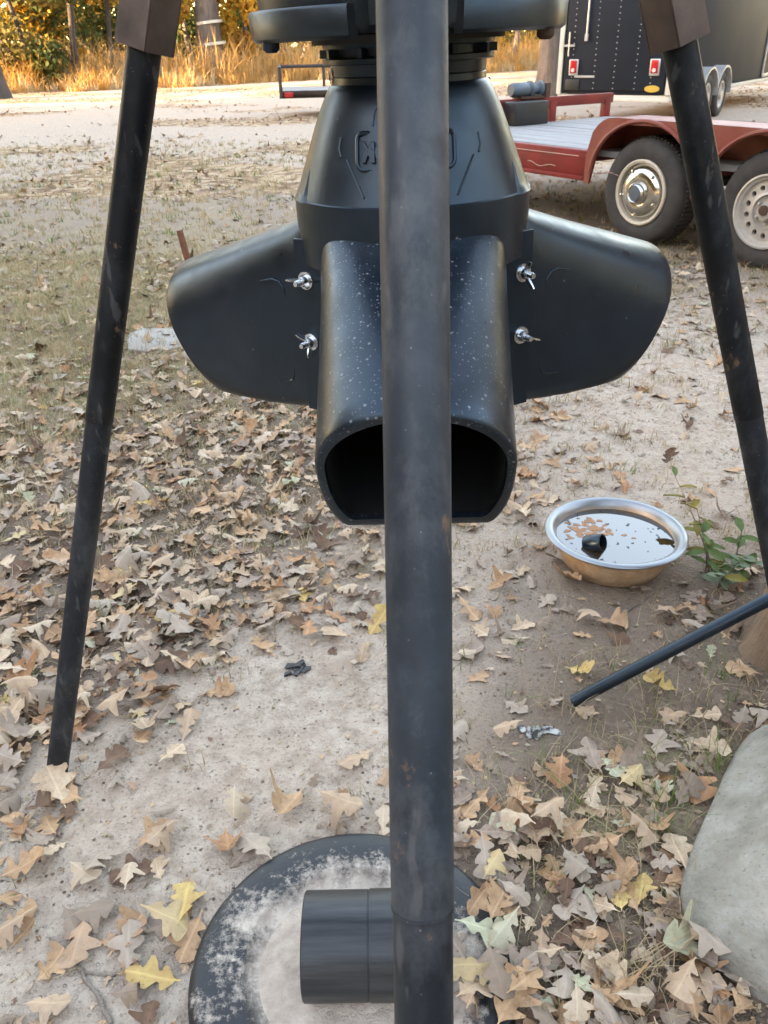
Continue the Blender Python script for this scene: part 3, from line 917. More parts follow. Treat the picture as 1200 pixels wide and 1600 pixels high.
MB().box(((x0 + XE) / 2, DW - .03, .47), (XE - x0, .06, .20)).build('side_rail', MAT['red'], rt, bevel=.006)
b = MB()
for xx in (x0 + .03, -1.2, 0, SPAN, XE - .03): b.box((xx, DW / 2, .44), (.06, DW - .14, .12))
b.build('cross_member', MAT['red'], rt)
npl = 12; pw = (DW - .14) / npl
for k in range(npl):
    yy = .07 + pw * (k + .5)
    MB().box(((x0 + XE) / 2 + random.uniform(-.01, .01), yy, DZ - .02 + random.uniform(-.003, .003)), (XE - x0 - .06, pw - .014, .04)).build('plank', MAT['deckwood'], rt, bevel=.003)
# front headboard rail
hz = DZ + .17
b = MB(); b.box((x0 - .01, DW / 2, hz), (.06, DW, .09))
for t in (.02, .35, .66, .985): b.box((x0 - .01, .04 + (DW - .08) * t, (DZ - .1 + hz) / 2), (.07, .08, hz - DZ + .1))
b.build('headboard', MAT['red'], rt, bevel=.006)
# fender: one welded skirt with two arches
b = MB()
FT = .80; xa, xb = -.50, SPAN + .50
prof = []
N = 44
for i in range(N + 1):
    x = xa + (xb - xa) * i / N
    d = min(abs(x), abs(x - SPAN))
    lo = .44 + sqrt(max(0, .43 ** 2 - d * d)) * .82 if d < .43 else .36
    top = FT - .0 if (xa + .22 < x < xb - .22) else FT - (.24 - sqrt(max(0, .22 ** 2 - (.22 - min(x - xa, xb - x)) ** 2)) - .02) * 1.15
    prof.append((x, max(min(lo, top - .035), .3), top))
secs = [[(x, -.035, lo), (x, -.035, top), (x, -.015, top), (x, -.015, lo)] for x, lo, top in prof]
b.loft(secs, True, True)
secs = [[(x, -.034, top - .018), (x, -.034, top), (x, .31, top), (x, .31, top - .018)] for x, lo, top in prof]
b.loft(secs, True, True)
secs = [[(x, .29, .56), (x, .29, top), (x, .31, top), (x, .31, .56)] for x, lo, top in prof]
b.loft(secs, True, True)
b.build('fender', MAT['redbrown'], rt, ang=30)
b = MB()
for wc in (0, SPAN):
    pts = [(wc - cos(a) * .445, -.04, .42 + sin(a) * .375) for a in np.linspace(.0, pi, 26)]
    b.tube(pts, .014, 6)
b.build('fender_lip', MAT['redbrown'], rt)
TR = .345
wh = empty('wheel', (0, 0, 0)); wh.parent = rt; wh['label'] = 'wheel with chrome hub cap and cream rim ring'
B_ = wheel(wh, (0, .0, TR), (0, -1, 0), TR, .24, 'hub', 48)
MB().lathe([(.212, -.02), (.214, .006), (.206, .012), (.190, .006), (.184, -.02)], 44, (0, 0, TR), B_, close=True).build('rim', MAT['cream'], wh)
b = MB().lathe([(.186, -.022), (.17, -.022), (.165, -.010), (.15, .014), (.12, .026), (.085, .030), (.072, .024), (.066, .055), (.055, .066), (.048, .058), (0, .058)], 48, (0, 0, TR), B_)
for k in range(5):
    a = k * 2 * pi / 5 + .5
    b.lathe([(.012, 0), (.010, .012), (0, .015)], 8, Vector((0, 0, TR)) + B_ @ Vector((.15 * cos(a), .15 * sin(a), .012)), B_)
b.build('hub_cap', MAT['chrome'], wh)
MB().lathe([(.045, 0), (.045, .004), (0, .005)], 20, Vector((0, 0, TR)) + B_ @ Vector((0, 0, .058)), B_).build('hub_badge', MAT['greyblue'], wh)
wh = empty('wheel', (0, 0, 0)); wh.parent = rt; wh['label'] = 'wheel with beige steel rim pierced by round holes'
B_ = wheel(wh, (SPAN, .0, TR), (0, -1, 0), TR, .24, 'steel', 48)
# steel rim with round holes: face ring built as spokes between holes
b = MB()
b.lathe([(.214, -.01), (.216, .010), (.205, .012), (.198, -.004), (.186, -.006), (.180, -.022), (.172, -.024)], 60, (SPAN, 0, TR), B_)
nh = 14
O = Vector((SPAN, 0, TR))
for k in range(nh):
    a0 = 2 * pi * k / nh
    # square patch from r .112 to .172 with a round hole
    hc = .142; hr = .0165; ring = []; outer = []
    for j in range(16):
        t = 2 * pi * j / 16
        ring.append(O + B_ @ (Matrix.Rotation(a0, 3, 'Z') @ Vector((hc + hr * cos(t), hr * sin(t), -.020))))
        m = max(abs(cos(t)), abs(sin(t)))
        rr = hc + .03 * cos(t) / m; aa = (pi / nh) * sin(t) / m
        outer.append(O + B_ @ (Matrix.Rotation(a0, 3, 'Z') @ Vector((rr * cos(aa), rr * sin(aa), -.024 + .006 * (.172 - rr) / .06))))
    b.add(ring + outer, [(j, (j + 1) % 16, 16 + (j + 1) % 16, 16 + j) for j in range(16)])
    deep = [p - B_ @ Vector((0, 0, .03)) for p in ring]
    b.add(ring + deep, [(j, 16 + j, 16 + (j + 1) % 16, (j + 1) % 16) for j in range(16)])
b.lathe([(.112, -.018), (.098, -.012), (.094, -.03), (.070, -.034), (.052, -.03), (.05, .0), (.045, .018), (.02, .022), (0, .022)], 48, (SPAN, 0, TR), B_)
for k in range(6):
    a = k * pi / 3; c = O + B_ @ Vector((.074 * cos(a), .074 * sin(a), -.03))
    b.lathe([(.010, 0), (.010, .02), (.004, .024), (0, .024)], 6, c, B_)
b.build('rim', MAT['silver'], wh, ang=30)
MB().lathe([(.03, 0), (.03, .012), (0, .016)], 18, O + B_ @ Vector((.012, 0, .02)), B_).build('hub_cap', MAT['bolt'], wh)
MB().lathe([(.18, -.06), (0, -.06)], 30, O, B_).build('brake_plate', MAT['dark'], wh)
b = MB()
for wc in (0, SPAN): b.tube([(wc, .25, TR), (wc, DW - .25, TR)], .045, 10)
b.build('axle', MAT['dark'], rt)
for wc in (0, SPAN):
    wheel_ = empty('wheel', (0, 0, 0)); wheel_.parent = rt
    B2 = wheel(wheel_, (wc, DW, TR), (0, 1, 0), TR, .24, 'far', 24)
    MB().lathe([(.21, -.01), (.2, 0), (.1, -.03), (0, -.02)], 24, (wc, DW, TR), B2).build('rim', MAT['silver'], wheel_)
# tongue and jack towards the front
b = MB(); b.tube([(x0, .35, .42), (x0 - 1.3, DW / 2, .42)], .05, 4); b.tube([(x0, DW - .35, .42), (x0 - 1.3, DW / 2, .42)], .05, 4); b.tube([(x0 - 1.15, DW / 2, 0), (x0 - 1.15, DW / 2, .75)], .035, 8)
b.build('tongue', MAT['red'], rt)
# winch on the headboard: a thing bolted on, moves with the trailer
wpos = loc2(G(812, 165, hz + .05)); wy = float(min(np.linspace(.2, DW - .2, 200), key=lambda q: abs(PJ(np.array([*(W1 + ux * x0 + uy * q), hz + .12]))[0] - 822)))
wn_ = MB()
Bw = basis((0, 1, 0))
wn_.lathe([(0, -.20), (.05, -.20), (.062, -.18), (.065, -.02), (.055, .0), (.055, .02)], 20, (x0, wy, hz + .12), Bw)
wn_.lathe([(.055, 0), (.075, .01), (.075, .03), (.045, .035), (.045, .12), (.075, .125), (.075, .15), (.05, .16), (0, .16)], 20, (x0, wy + .02, hz + .12), Bw)
winch = wn_.build('winch', MAT['greyblue'], rt)
b = MB(); b.box((x0, wy + .06, hz + .055), (.14, .34, .02)); b.box((x0 + .04, wy + .20, hz + .11), (.1, .05, .12)); b.build('winch_bracket', MAT['bolt'], winch)
MB().box((x0 + .12, wy - .10, DZ + .10), (.18, .42, .2)).build('battery_box', MAT['dark'], rt, bevel=.012)
cc = loc2(G(768, 148, hz + .1))
b = MB(); b.tube([(x0 - .02, wy - .62, hz + .03), (x0 - .02, wy - .46, hz + .10), (x0 - .02, wy - .45, hz + .24)], .012, 6); b.build('winch_crank', MAT['dark'], rt)

# ------------------------------------------------------------------ game feeder: tripod
AX, AY = .036, .972
fdr = empty('game_feeder', (AX, AY, 0), 0, 'black tripod game feeder with three spouted gravity ports above the sand', 'game feeder')
fw = Matrix.Translation((-AX, -AY, 0))
s_ = 1.28 / 1.30
Jt = {'front': (.0215 * s_, .372 * s_, .774 * s_), 'left': (-.459 * s_, 1.254 * s_, .774 * s_), 'right': (.581 * s_, 1.219 * s_, .775 * s_)}
Tp = {'front': (.0232 * s_, .596 * s_, 1.319 * s_), 'left': (-.303 * s_, 1.256 * s_, 1.296 * s_), 'right': (.394 * s_, 1.230 * s_, 1.290 * s_)}
Ft = {}
for k in Jt:
    j, t = Vector(Jt[k]), Vector(Tp[k]); d = (j - t) / (t.z - j.z)
    Ft[k] = j + d * (j.z + .025)
Ft['left'] = Vector((G(88, 1214)[0], G(88, 1214)[1], 0)); Ft['left'] += (Ft['left'] - Vector(Jt['left'])).normalized() * .07
# the right foot stands out of frame, mirrored about the hopper
LT = .0218
for k in ('front', 'left', 'right'):
    j, t, f = Vector(Jt[k]), Vector(Tp[k]), Ft[k]
    up = (t - j).normalized()
    top = t + up * .30
    b = MB()
    n_ = 14
    pts = [j + (top - j) * i / n_ for i in range(n_ + 1)]
    b.tube([j - up * .001, j + up * .002] + pts[1:], [LT * .965, LT] + [LT] * n_, 40)
    lg = b.build('leg', MAT['leg_front' if k == 'front' else 'leg'], fdr, ang=45, mat4=fw)
    dn = (j - f).normalized()
    b = MB()
    b.tube([f, j - dn * .002, j + dn * .02], [LT * .955, LT * .955, LT * .955], 40)
    b.build('lower_tube', MAT['leg_low' if k != 'left' else 'leg_low'], lg, ang=45, mat4=fw)
    b = MB(); b.lathe([(LT * .93, -.0018), (LT * .992, -.0018), (LT * 1.004, .0), (LT * .992, .0012)], 40, j - up * .0006, basis(up)); b.build('joint_lip', MAT['leg_low'], lg, mat4=fw)
    # square socket bracket with an arm to the hopper
    b0 = t + up * (.0 if k != 'front' else .05)
    toward = Vector((AX - t.x, AY - t.y, 0)).normalized()
    R_ = basis(up, toward)
    if k != 'front':
        R_ = R_ @ Matrix.Rotation(radians(7) if k == 'left' else radians(-7), 3, 'Z')
    b = MB(); L = .28; hs = .0255
    for q0, q1 in (((-hs, -hs), (hs, -hs)), ((hs, -hs), (hs, hs)), ((hs, hs), (-hs, hs)), ((-hs, hs), (-hs, -hs))):
        c = ((q0[0] + q1[0]) / 2, (q0[1] + q1[1]) / 2)
        wdt = (.053 if q0[1] == q1[1] else .003, .003 if q0[1] == q1[1] else .047, L)
        b.box(b0 + R_ @ Vector((c[0], c[1], L / 2)), wdt, R_)
    hp = Vector((AX, AY, b0.z + L + .10)) - toward * .148
    e = b0 + up * (L - .02)
    b.tube([e, e + (hp - e) * .5, hp], .018, 10)
    b.build('bracket', MAT['bracket'], fdr, bevel=.0012, mat4=fw)

# hopper, rim and spout hang slightly out of true
TILT = Matrix.Translation((0, 0, 1.2)) @ Matrix.Rotation(-.027, 4, 'Y') @ Matrix.Rotation(-.045, 4, 'Z') @ Matrix.Translation((0, 0, -1.2))
legaz = [-pi / 2, pi / 6, 5 * pi / 6]


def notch(depth, half, soft=.06):
    def f(r, z, th):
        d = min(abs((th - a + pi) % (2 * pi) - pi) for a in legaz)
        t = 1 / (1 + math.exp((d - half) / (soft * .25)))
        return r - depth * t * (1 if r > .12 else 0)
    return f


HB = 1.284
b = MB()
b.lathe([(.06, HB + .004), (.134, HB + .004), (.145, HB + .010), (.148, HB + .03), (.155, HB + .2), (.165, HB + .76), (.157, HB + .80), (.0, HB + .83)], 144, rfun=notch(.022, .30))
hop = b.build('hopper', MAT['plastic_hopper'], fdr, ang=40, mat4=TILT)
for k in range(3):
    a0 = legaz[k] + .32; a1 = legaz[k] + 2 * pi / 3 - .32
    b = MB(); b.lathe([(.134, HB), (.152, HB), (.1565, HB + .003), (.1585, HB + .024), (.1565, HB + .0265), (.134, HB + .0265)], 40, arc=(a0, a1), close=True)
    rim = b.build('hopper_rim', MAT['plastic_hopper'], hop, ang=45, mat4=TILT)
for sx in (-1, 1):
    b = MB(); b.lathe([(.0, -.0075), (.005, -.0072), (.0080, -.0045), (.0084, -.0022), (.0084, .002)], 20, (sx * .130, -.066, HB - .001))
    b.build('bolt', MAT['bolt'] if sx > 0 else MAT['plastic'], hop, mat4=TILT)
b = MB(); b.lathe([(.0, HB + .003), (.098, HB + .003), (.098, HB - .004), (.0, HB - .004)], 48); b.build('throat', MAT['plastic_in'], hop, mat4=TILT)

# collar and cone
b = MB()
b.lathe([(.070, 1.281), (.0865, 1.281), (.0875, 1.280), (.0875, 1.2765), (.0865, 1.2755), (.080, 1.2755), (.080, 1.2680), (.0865, 1.2680), (.0878, 1.267), (.0878, 1.2630), (.0865, 1.262), (.080, 1.262), (.0795, 1.252), (.0787, 1.2512), (.0795, 1.2504), (.0800, 1.244)], 96)
b.build('collar', MAT['plastic'], fdr, ang=32, mat4=TILT)
b = MB()
for a in np.linspace(0, 2 * pi, 13)[:-1]:
    MB().box((.085 * cos(a), .085 * sin(a), 1.2718), (.011, .005, .0078), Matrix.Rotation(a, 3, 'Z')).build('collar_rib', MAT['plastic'], fdr, mat4=TILT)
CP = [(.0800, 1.2445), (.0830, 1.2425), (.0858, 1.2380), (.0905, 1.2290), (.0965, 1.2165), (.1020, 1.2030), (.1085, 1.1860), (.1150, 1.1690), (.1215, 1.1520), (.1268, 1.1400), (.1285, 1.1388), (.1286, 1.1370), (.1282, 1.1180), (.1272, 1.0720)]
b = MB(); b.lathe(CP, 128); cone = b.build('spout_cone', MAT['plastic'], fdr, ang=28, mat4=TILT)


def cone_r(z):
    for (r1, z1), (r2, z2) in zip(CP, CP[1:]):
        if z2 <= z <= z1: return r1 + (r2 - r1) * (z1 - z) / (z1 - z2)
    return CP[-1][0] if z < CP[-1][1] else CP[0][0]


def wrap(x, z, off=.001):
    """flat emblem coordinates (arc length x, height z) on the cone front."""
    r = cone_r(z) + off; th = -pi / 2 + x / r
    return Vector((r * cos(th), r * sin(th), z))


# corner ribs of the cone
for a in (radians(-90 - 68), radians(-90 + 68), radians(90 - 8), radians(90 + 60)):
    b = MB(); secs = []
    for t in np.linspace(0, 1, 7):
        z = 1.168 - .030 * t; r = cone_r(z); w = .010 + .016 * t; d = .0004 + .0022 * t
        ring = []
        for sx, o in ((-1, -.002), (-.55, d), (.55, d), (1, -.002)):
            th = a + sx * w / r; rr = r + o
            ring.append((rr * cos(th), rr * sin(th), z))
        secs.append(ring)
    b.loft(secs, True, True); b.build('corner_rib', MAT['plastic'], cone, ang=25, mat4=TILT)


def emboss(outline, thick, mat, name, parent, closed=True, rad=.0011, off=.0004):
    pts = [wrap(x, z, off) for x, z in outline]
    if closed: pts.append(pts[0]); pts.append(pts[1])
    MB().tube(pts, rad, 6, cap=not closed).build(name, mat, parent, mat4=TILT)


def rrect(cx, cz, w, h, r, n=6, skew=0):
    P = []
    for (sx, sz, a0) in ((1, 1, 0), (-1, 1, pi / 2), (-1, -1, pi), (1, -1, 1.5 * pi)):
        for i in range(n + 1):
            a = a0 + pi / 2 * i / n
            P.append((cx + sx * (w / 2 - r) + r * cos(a), cz + sz * (h / 2 - r) + r * sin(a)))
    return P


BZ = 1.1885
emboss(rrect(-.0045, BZ, .098, .032, .007, 5), 0, MAT['plastic'], 'emblem_frame', cone, rad=.0019, off=.0010)
sh = [(-.030, 1.228), (-.024, 1.2305), (.024, 1.2305), (.030, 1.228)]
emboss(sh, 0, MAT['plastic'], 'shield_line', cone, closed=False)
for s in (-1, 1):
    emboss([(s * .031, 1.227), (s * .034, 1.222), (s * .036, 1.2105)], 0, MAT['plastic'], 'shield_line', cone, closed=False)
    emboss([(s * .066, 1.181), (s * .058, 1.168), (s * .047, 1.148)], 0, MAT['plastic'], 'shield_line', cone, closed=False)
    emboss([(s * .0735, 1.20), (s * .076, 1.19), (s * .073, 1.183)], 0, MAT['plastic'], 'shield_line', cone, closed=False)
# raised lettering of the emblem
fc = bpy.data.curves.new('lettering', 'FONT'); fc.body = 'MOULTRIE'; fc.size = .0225; fc.extrude = .0018; fc.align_x = 'CENTER'; fc.resolution_u = 3; fc.offset = .0009; fc.bevel_depth = .0004; fc.bevel_resolution = 1
to = bpy.data.objects.new('lettering', fc); COL.objects.link(to)
bpy.context.view_layer.update()
tm = bpy.data.meshes.new_from_object(to.evaluated_get(bpy.context.evaluated_depsgraph_get()))
bpy.data.objects.remove(to)
xs_ = [v.co.x for v in tm.vertices]; sx_ = .087 / (max(xs_) - min(xs_)); mx_ = (max(xs_) + min(xs_)) / 2
bm = bmesh.new(); bm.from_mesh(tm)
for v in bm.verts:
    v.co = TILT @ wrap((v.co.x - mx_) * sx_ - .0045, BZ - .0080 + v.co.y, .0006 + v.co.z)
bm.to_mesh(tm); bm.free(); tm.materials.clear(); tm.materials.append(MAT['plastic'])
link('lettering', tm, cone)
# white printed tag on the collar
b = MB()
a0 = radians(-90 - 86)
secs = []
for t in np.linspace(0, 1, 6):
    a = a0 + radians(9) * t; r = .0818
    secs.append([(r * cos(a), r * sin(a), 1.2450), (r * cos(a), r * sin(a), 1.2592 - (.003 if t in (0., 1.) else 0)), ((r - .001) * cos(a), (r - .001) * sin(a), 1.2592), ((r - .001) * cos(a), (r - .001) * sin(a), 1.2450)])
b.loft(secs, True, True); tg = b.build('printed_tag', MAT['white_tag'], fdr, mat4=TILT)
b = MB()
for t, z, h in ((.30, 1.2547, .003), (.30, 1.2495, .003), (.72, 1.2515, .005)):
    a = a0 + radians(9) * t; r = .0823
    b.box((r * cos(a), r * sin(a), z), (.0008, .0022 if t < .5 else .0011, h), Matrix.Rotation(a, 3, 'Z'))
b.build('tag_print', MAT['ink'], tg, mat4=TILT)

# three gravity ports
R0, R1 = .055, .305


def port_sec(rho, inset=0.0, n=64, side=0):
    t = min(max((rho - .09) / (R1 - .09), 0), 1)
    m_ = .41 if side else .485
    top = 1.134 - m_ * (rho - .065) if rho > .065 else 1.134
    bot = .893 - (.012 if side else .030) * t
    hw = .0985 + (.0905 - .0985) * t
    zc = .995 + ((.955 if side else .945) - .995) * t ** .7
    nt = 5.5 + (2.05 - 5.5) * t ** .55
    nb = 7 + ((2.2 if side else 2.6) - 7) * t
    dep = (zc - bot) * (1.02 + .33 * t)
    P = []
    for k in range(n):
        a = 2 * pi * k / n
        c, s = cos(a), sin(a)
        e = nt if s >= 0 else nb
        y = hw * (abs(c) ** (2 / e)) * (1 if c >= 0 else -1)
        z = zc + ((top - zc) if s >= 0 else dep) * (abs(s) ** (2 / e)) * (1 if s >= 0 else -1)
        z = max(z, bot)
        P.append((y * (1 - inset / hw), (z - zc) * (1 - inset / .062) + zc))
    return P


def slant(r, y, z):
    t = min(max((r - .09) / (R1 - .09), 0), 1)
    return (r + .52 * (z - .945) * t * t, y, z)


def port(az, mat, label=None, side=0):
    Rz = Matrix.Rotation(az, 4, 'Z')
    rhos = list(np.linspace(R0, R1 - .004, 16)) + [R1 - .0015, R1]
    ins = [0] * 16 + [.0008, .0022]
    outer = [[slant(r, y, z) for y, z in port_sec(r, i, side=side)] for r, i in zip(rhos, ins)]
    inner = [[slant(r, y, z) for y, z in port_sec(min(r, R1), .0085, side=side)] for r in (R1, R1 - .002, .22, .16, .10, .07)]
    b = MB(); b.loft(outer + inner, True, True)
    pt = b.build('port', mat, fdr, ang=40, mat4=TILT @ Rz)
    if label: pt['label'] = label
    return pt, Rz


ports = []
for i, az in enumerate(legaz):
    pt, Rz = port(az, MAT['plastic_dusty'] if i == 0 else MAT['plastic'], None, int(i > 0))
    ports.append((pt, Rz))
    # liner so the throat of each port is closed and dark
    b = MB(); b.loft([[slant(r, y, z) for y, z in port_sec(r, .0092, side=int(i > 0))] for r in (R1 - .012, .2, .12, .075)], False, True)
    b.build('port_liner', MAT['plastic_in'], pt, mat4=TILT @ Rz)
b = MB(); b.lathe([(0, .895), (.098, .895), (.098, 1.11), (0, 1.11)], 48); b.build('core', MAT['plastic_in'], fdr, mat4=TILT)

# flanges, wing nuts and pressed panels on the side walls that face us
def wall_frame(i, s):
    """frame on the near side wall of port i (s = side): origin on the wall, x outward, y up, z off the wall"""
    az = legaz[i]
    er = Vector((cos(az), sin(az), 0)); et = Vector((-sin(az), cos(az), 0)) * s
    return er, et


def wing_nut(parent, P, nrm, upv, rot):
    Bn = basis(nrm, upv)
    b = MB()
    P = Vector(P)
    b.lathe([(0, 0), (.0098, 0), (.0100, .0006), (.0098, .0014), (.004, .0014)], 22, P, Bn)
    b.lathe([(.0062, .0014), (.0066, .003), (.0056, .0075), (.0046, .009), (.0034, .009)], 18, P, Bn)
    b.lathe([(.0031, .009), (.0031, .0185), (.0026, .0195), (0, .0195)], 14, P, Bn)
    for k in range(4):
        b.lathe([(.0031, 0), (.0035, .0006), (.0031, .0012)], 14, P + Bn @ Vector((0, 0, .0105 + k * .002)), Bn)
    for s in (-1, 1):
        Rr = Bn @ Matrix.Rotation(rot, 3, 'Z')
        secs = []
        for t, w, h in ((0, .0028, .0050), (.35, .0026, .0062), (.7, .0018, .0066), (1, .0014, .0050)):
            c = Vector((s * (.0042 + .0105 * t), 0, .0062 + .0095 * t))
            ring = [P + Rr @ (c + Vector((s * .0006 * sz - .0, sy * w / 2, 0)) + Vector((-s * .35 * h * sz * .5, 0, h / 2 * sz))) for sy, sz in ((-1, -1), (1, -1), (1, 1), (-1, 1))]
            secs.append(ring)
        b.loft(secs, True, True)
    return b.build('wing_nut', MAT['zinc'], parent, ang=40, mat4=TILT)


for i, s, rots in ((2, 1, (1.35, .55)), (1, -1, (.15, 1.3))):
    er, et = wall_frame(i, s)
    pt = ports[i][0]

    def on_wall(rho, z, off=0.0):
        t = min(max((rho - .09) / (R1 - .09), 0), 1)
        return er * rho + et * (.0985 - .008 * t + off) + Vector((0, 0, z))
    # bolted flange plate
    b = MB(); secs = []
    for z in np.linspace(.900, 1.098, 9):
        secs.append([on_wall(.050, z, -.002), on_wall(.050, z, .0022), on_wall(.092, z, .0022), on_wall(.0935, z, -.002)])
    b.loft(secs, True, True); b.build('flange', MAT['plastic'], pt, ang=30, mat4=TILT)
    for zz, rt_ in zip((1.054, .984), rots):
        rr = .080
        wing_nut(pt, on_wall(rr, zz, .0020), et, (0, 0, 1), rt_)
    # pressed panel outline: short raised strokes near the corners
    for pts in ([(.150, 1.046), (.132, 1.050), (.122, 1.048), (.116, 1.041), (.114, 1.030)], [(.112, .950), (.1125, .938), (.116, .931), (.123, .928), (.142, .926)]):
        q = [on_wall(a, z, -.0004) for a, z in pts]
        MB().tube(q, [.0004, .0012, .0013, .0012, .0004], 6).build('pressed_line', MAT['plastic'], pt, mat4=TILT)

# ------------------------------------------------------------------ black disc with pipe
DC = (-.062, .785); DR = .25
gzd = gz(*DC)


def disc_mat():
    t = NT('dusty_black_disc')
    ox = t.n('ShaderNodeSeparateXYZ'); t.l(t.tc.outputs['Object'], ox.inputs[0])
    r = t.math('POWER', t.math('ADD', t.math('MULTIPLY', ox.outputs[0], ox.outputs[0]), t.math('MULTIPLY', ox.outputs[1], ox.outputs[1])), .5)
    n1 = t.noise(9, 8, .75); n2 = t.noise(85, 8, .8)
    sc = t.math('ADD', t.math('MULTIPLY', n1, .62), t.math('MULTIPLY', n2, .38))
    d = t.math('ADD', sc, t.math('MULTIPLY', t.math('SUBTRACT', .205, r), 1.5))
    f = t.ramp(d, [(.49, 0.0), (.54, .55), (.60, 1.0)])
    f = t.math('MAXIMUM', f, t.ramp(t.math('ADD', r, t.math('MULTIPLY', t.math('SUBTRACT', n2, .5), .12)), [(.135, 1.0), (.165, 0.0)]))
    c = t.mix(f, (.012, .013, .0145), t.ramp(t.noise(40, 4), [(.3, (.32, .265, .215)), (.7, (.54, .465, .385))]))
    t.col(c).rough(t.ramp(f, [(0, .5), (1, .95)])).bump(t.noise(70, 5), .25, .003)
    return t.m


MAT['disc'] = disc_mat()
MAT['sandfill'] = simple('drifted_sand', (.54, .455, .37), .95, .35, 45, .9, c2=(.36, .29, .225))
disc = empty('round_lid', (DC[0], DC[1], gzd + .004), .0, 'round dusty black plastic lid lying flat on the sand', 'lid')
b = MB(); b.lathe([(.0, .010), (.115, .010), (.150, .012), (.168, .020), (.173, .0265), (.178, .0275), (.215, .027), (.240, .025), (.250, .020), (.256, .010), (.254, -.01)], 120)
b.build('lid_plate', MAT['disc'], disc, ang=60)
b = MB()
secs = []
for a in np.linspace(0, 2 * pi, 121)[:-1]:
    ring = []
    for r in np.linspace(.012, .150, 18):
        x_, y_ = r * cos(a), r * sin(a)
        nz = float(fbm(np.array([x_ * 16 + 3]), np.array([y_ * 16]), 91)[0]) - .47
        h = .0205 + nz * .007 - max(0, r - .15) ** 1.3 * .11 + .055 * nz * max(0, r - .13)
        ring.append((x_, y_, h - max(0, r - .12) * .32))
    secs.append(ring)
secs.append(secs[0])
b.loft(secs, closed=False)
b.build('sand_fill', MAT['sandfill'], disc, ang=80)
PR = .0765
pipe = empty('pipe_coupling', (-.045, .775, gzd + .017), .0, 'short black plastic pipe coupling lying across the round lid', 'pipe')
b = MB(); Bp = basis((1, 0, 0), (0, 0, 1))
b.lathe([(PR - .008, -.088), (PR - .002, -.088), (PR, -.086), (PR, .008), (PR - .001, .0085), (PR - .001, .0105), (PR + .001, .011), (PR + .001, .085), (PR - .002, .088), (PR - .008, .088)], 72, (0, 0, PR), Bp, close=True)
MAT['pipe'] = simple('scuffed_black_pipe', (.048, .050, .053), .4, .4, 14, .15, stretch=(.35, 4, 4), c2=(.010, .011, .0125), spec=.4)
b.build('pipe_body', MAT['pipe'], pipe, ang=40)
# crust of sand against the pipe
b = MB()
for s in (-1, 1):
    secs = []
    for t in np.linspace(0, 1, 30):
        x = -.09 + .18 * t; h = .010 + .010 * vnoise(np.array([t * 9.]), np.array([s * 3.]), 3)[0]
        secs.append([(x, s * .012, -.004), (x, s * (.034 + h * .9), h), (x, s * (.05 + h * 1.4), .002), (x, s * .05, -.006)])
    b.loft(secs, True, True)
o = b.build('sand_drift', MAT['sandfill'], pipe, ang=80)

# ------------------------------------------------------------------ steel bowl with water
BC = G(962, 828, .10); gb = gz(BC[0], BC[1])


def bowl_mat():
    t = NT('dirty_bowl')
    oz = t.n('ShaderNodeSeparateXYZ'); t.l(t.tc.outputs['Object'], oz.inputs[0])
    e = t.math('ADD', oz.outputs[2], t.math('MULTIPLY', t.math('SUBTRACT', t.noise(12, 6, .7), .5), .03))
    k = t.ramp(e, [(.078, 1.0), (.094, 0.0)])
    n = t.noise(25, 6, .7)
    dirt = t.ramp(n, [(.3, (.36, .24, .14)), (.55, (.52, .37, .235)), (.8, (.60, .47, .33))])
    t.col(t.mix(k, (.26, .27, .28), dirt)); t.l(t.math('SUBTRACT', .9, t.math('MULTIPLY', k, .9)), t.b.inputs['Metallic'])
    t.rough(t.math('MULTIPLY_ADD', k, .5, .38)); t.set(Specular_IOR_Level=.3)
    return t.m


bowl = empty('steel_bowl', (BC[0], BC[1], gb), .3, 'wide steel water bowl with muddy sides and floating debris', 'bowl')
b = MB()
b.lathe([(.0, .0), (.120, .0), (.133, .006), (.150, .04), (.166, .085), (.171, .098), (.180, .1005), (.1885, .099), (.1915, .103), (.1885, .107), (.178, .1085), (.168, .1045), (.160, .086), (.145, .042), (.128, .010), (.0, .006)], 96)
b.build('bowl_shell', bowl_mat(), bowl, ang=50)
t = NT('murky_water'); t.col((.030, .018, .009)).rough(.03).set(IOR=2.3, Specular_IOR_Level=.5); t.bump(t.noise(25, 2), .03, .002); MAT['water'] = t.m; MAT['floating'] = simple('orange_fleck', (.34, .15, .05), .6, .5, 60)
b = MB(); b.lathe([(0, .083), (.08, .083), (.1585, .083)], 64)
wtr = b.build('water', MAT['water'], bowl)
cup = empty('plastic_cup', (BC[0] - .068, BC[1] - .045, gb + .088), 0, 'small black plastic cap floating in the steel bowl', 'cap')
b = MB(); Bc = basis((.75, -.55, .38)); b.lathe([(0, -.026), (.021, -.026), (.023, -.022), (.025, .022), (.0235, .026), (.021, .026), (.020, -.018), (0, -.020)], 32, (0, 0, .004), Bc)
b.build('cup_body', MAT['plastic'], cup)
b = MB(); random.seed(15)  # cluster of orange-brown flecks lying on the water surface
for k in range(60):
    x, y = random.gauss(-.045, .035), random.gauss(.062, .026); s = random.uniform(.006, .016); th = random.uniform(0, 6)
    if math.hypot(x, y) > .14: continue
    q = [(x + s * cos(th + t) * (1 if i % 2 else .6), y + s * sin(th + t) * (1 if i % 2 else .6), .0834 + k * 8e-6) for i, t in enumerate((0, 1.2, 2.3, 3.3, 4.6))]
    b.add(q, [(0, 1, 2, 3, 4)])
o = b.build('water_flecks', MAT['floating'], bowl, smooth=False, recalc=False); o['kind'] = 'stuff'
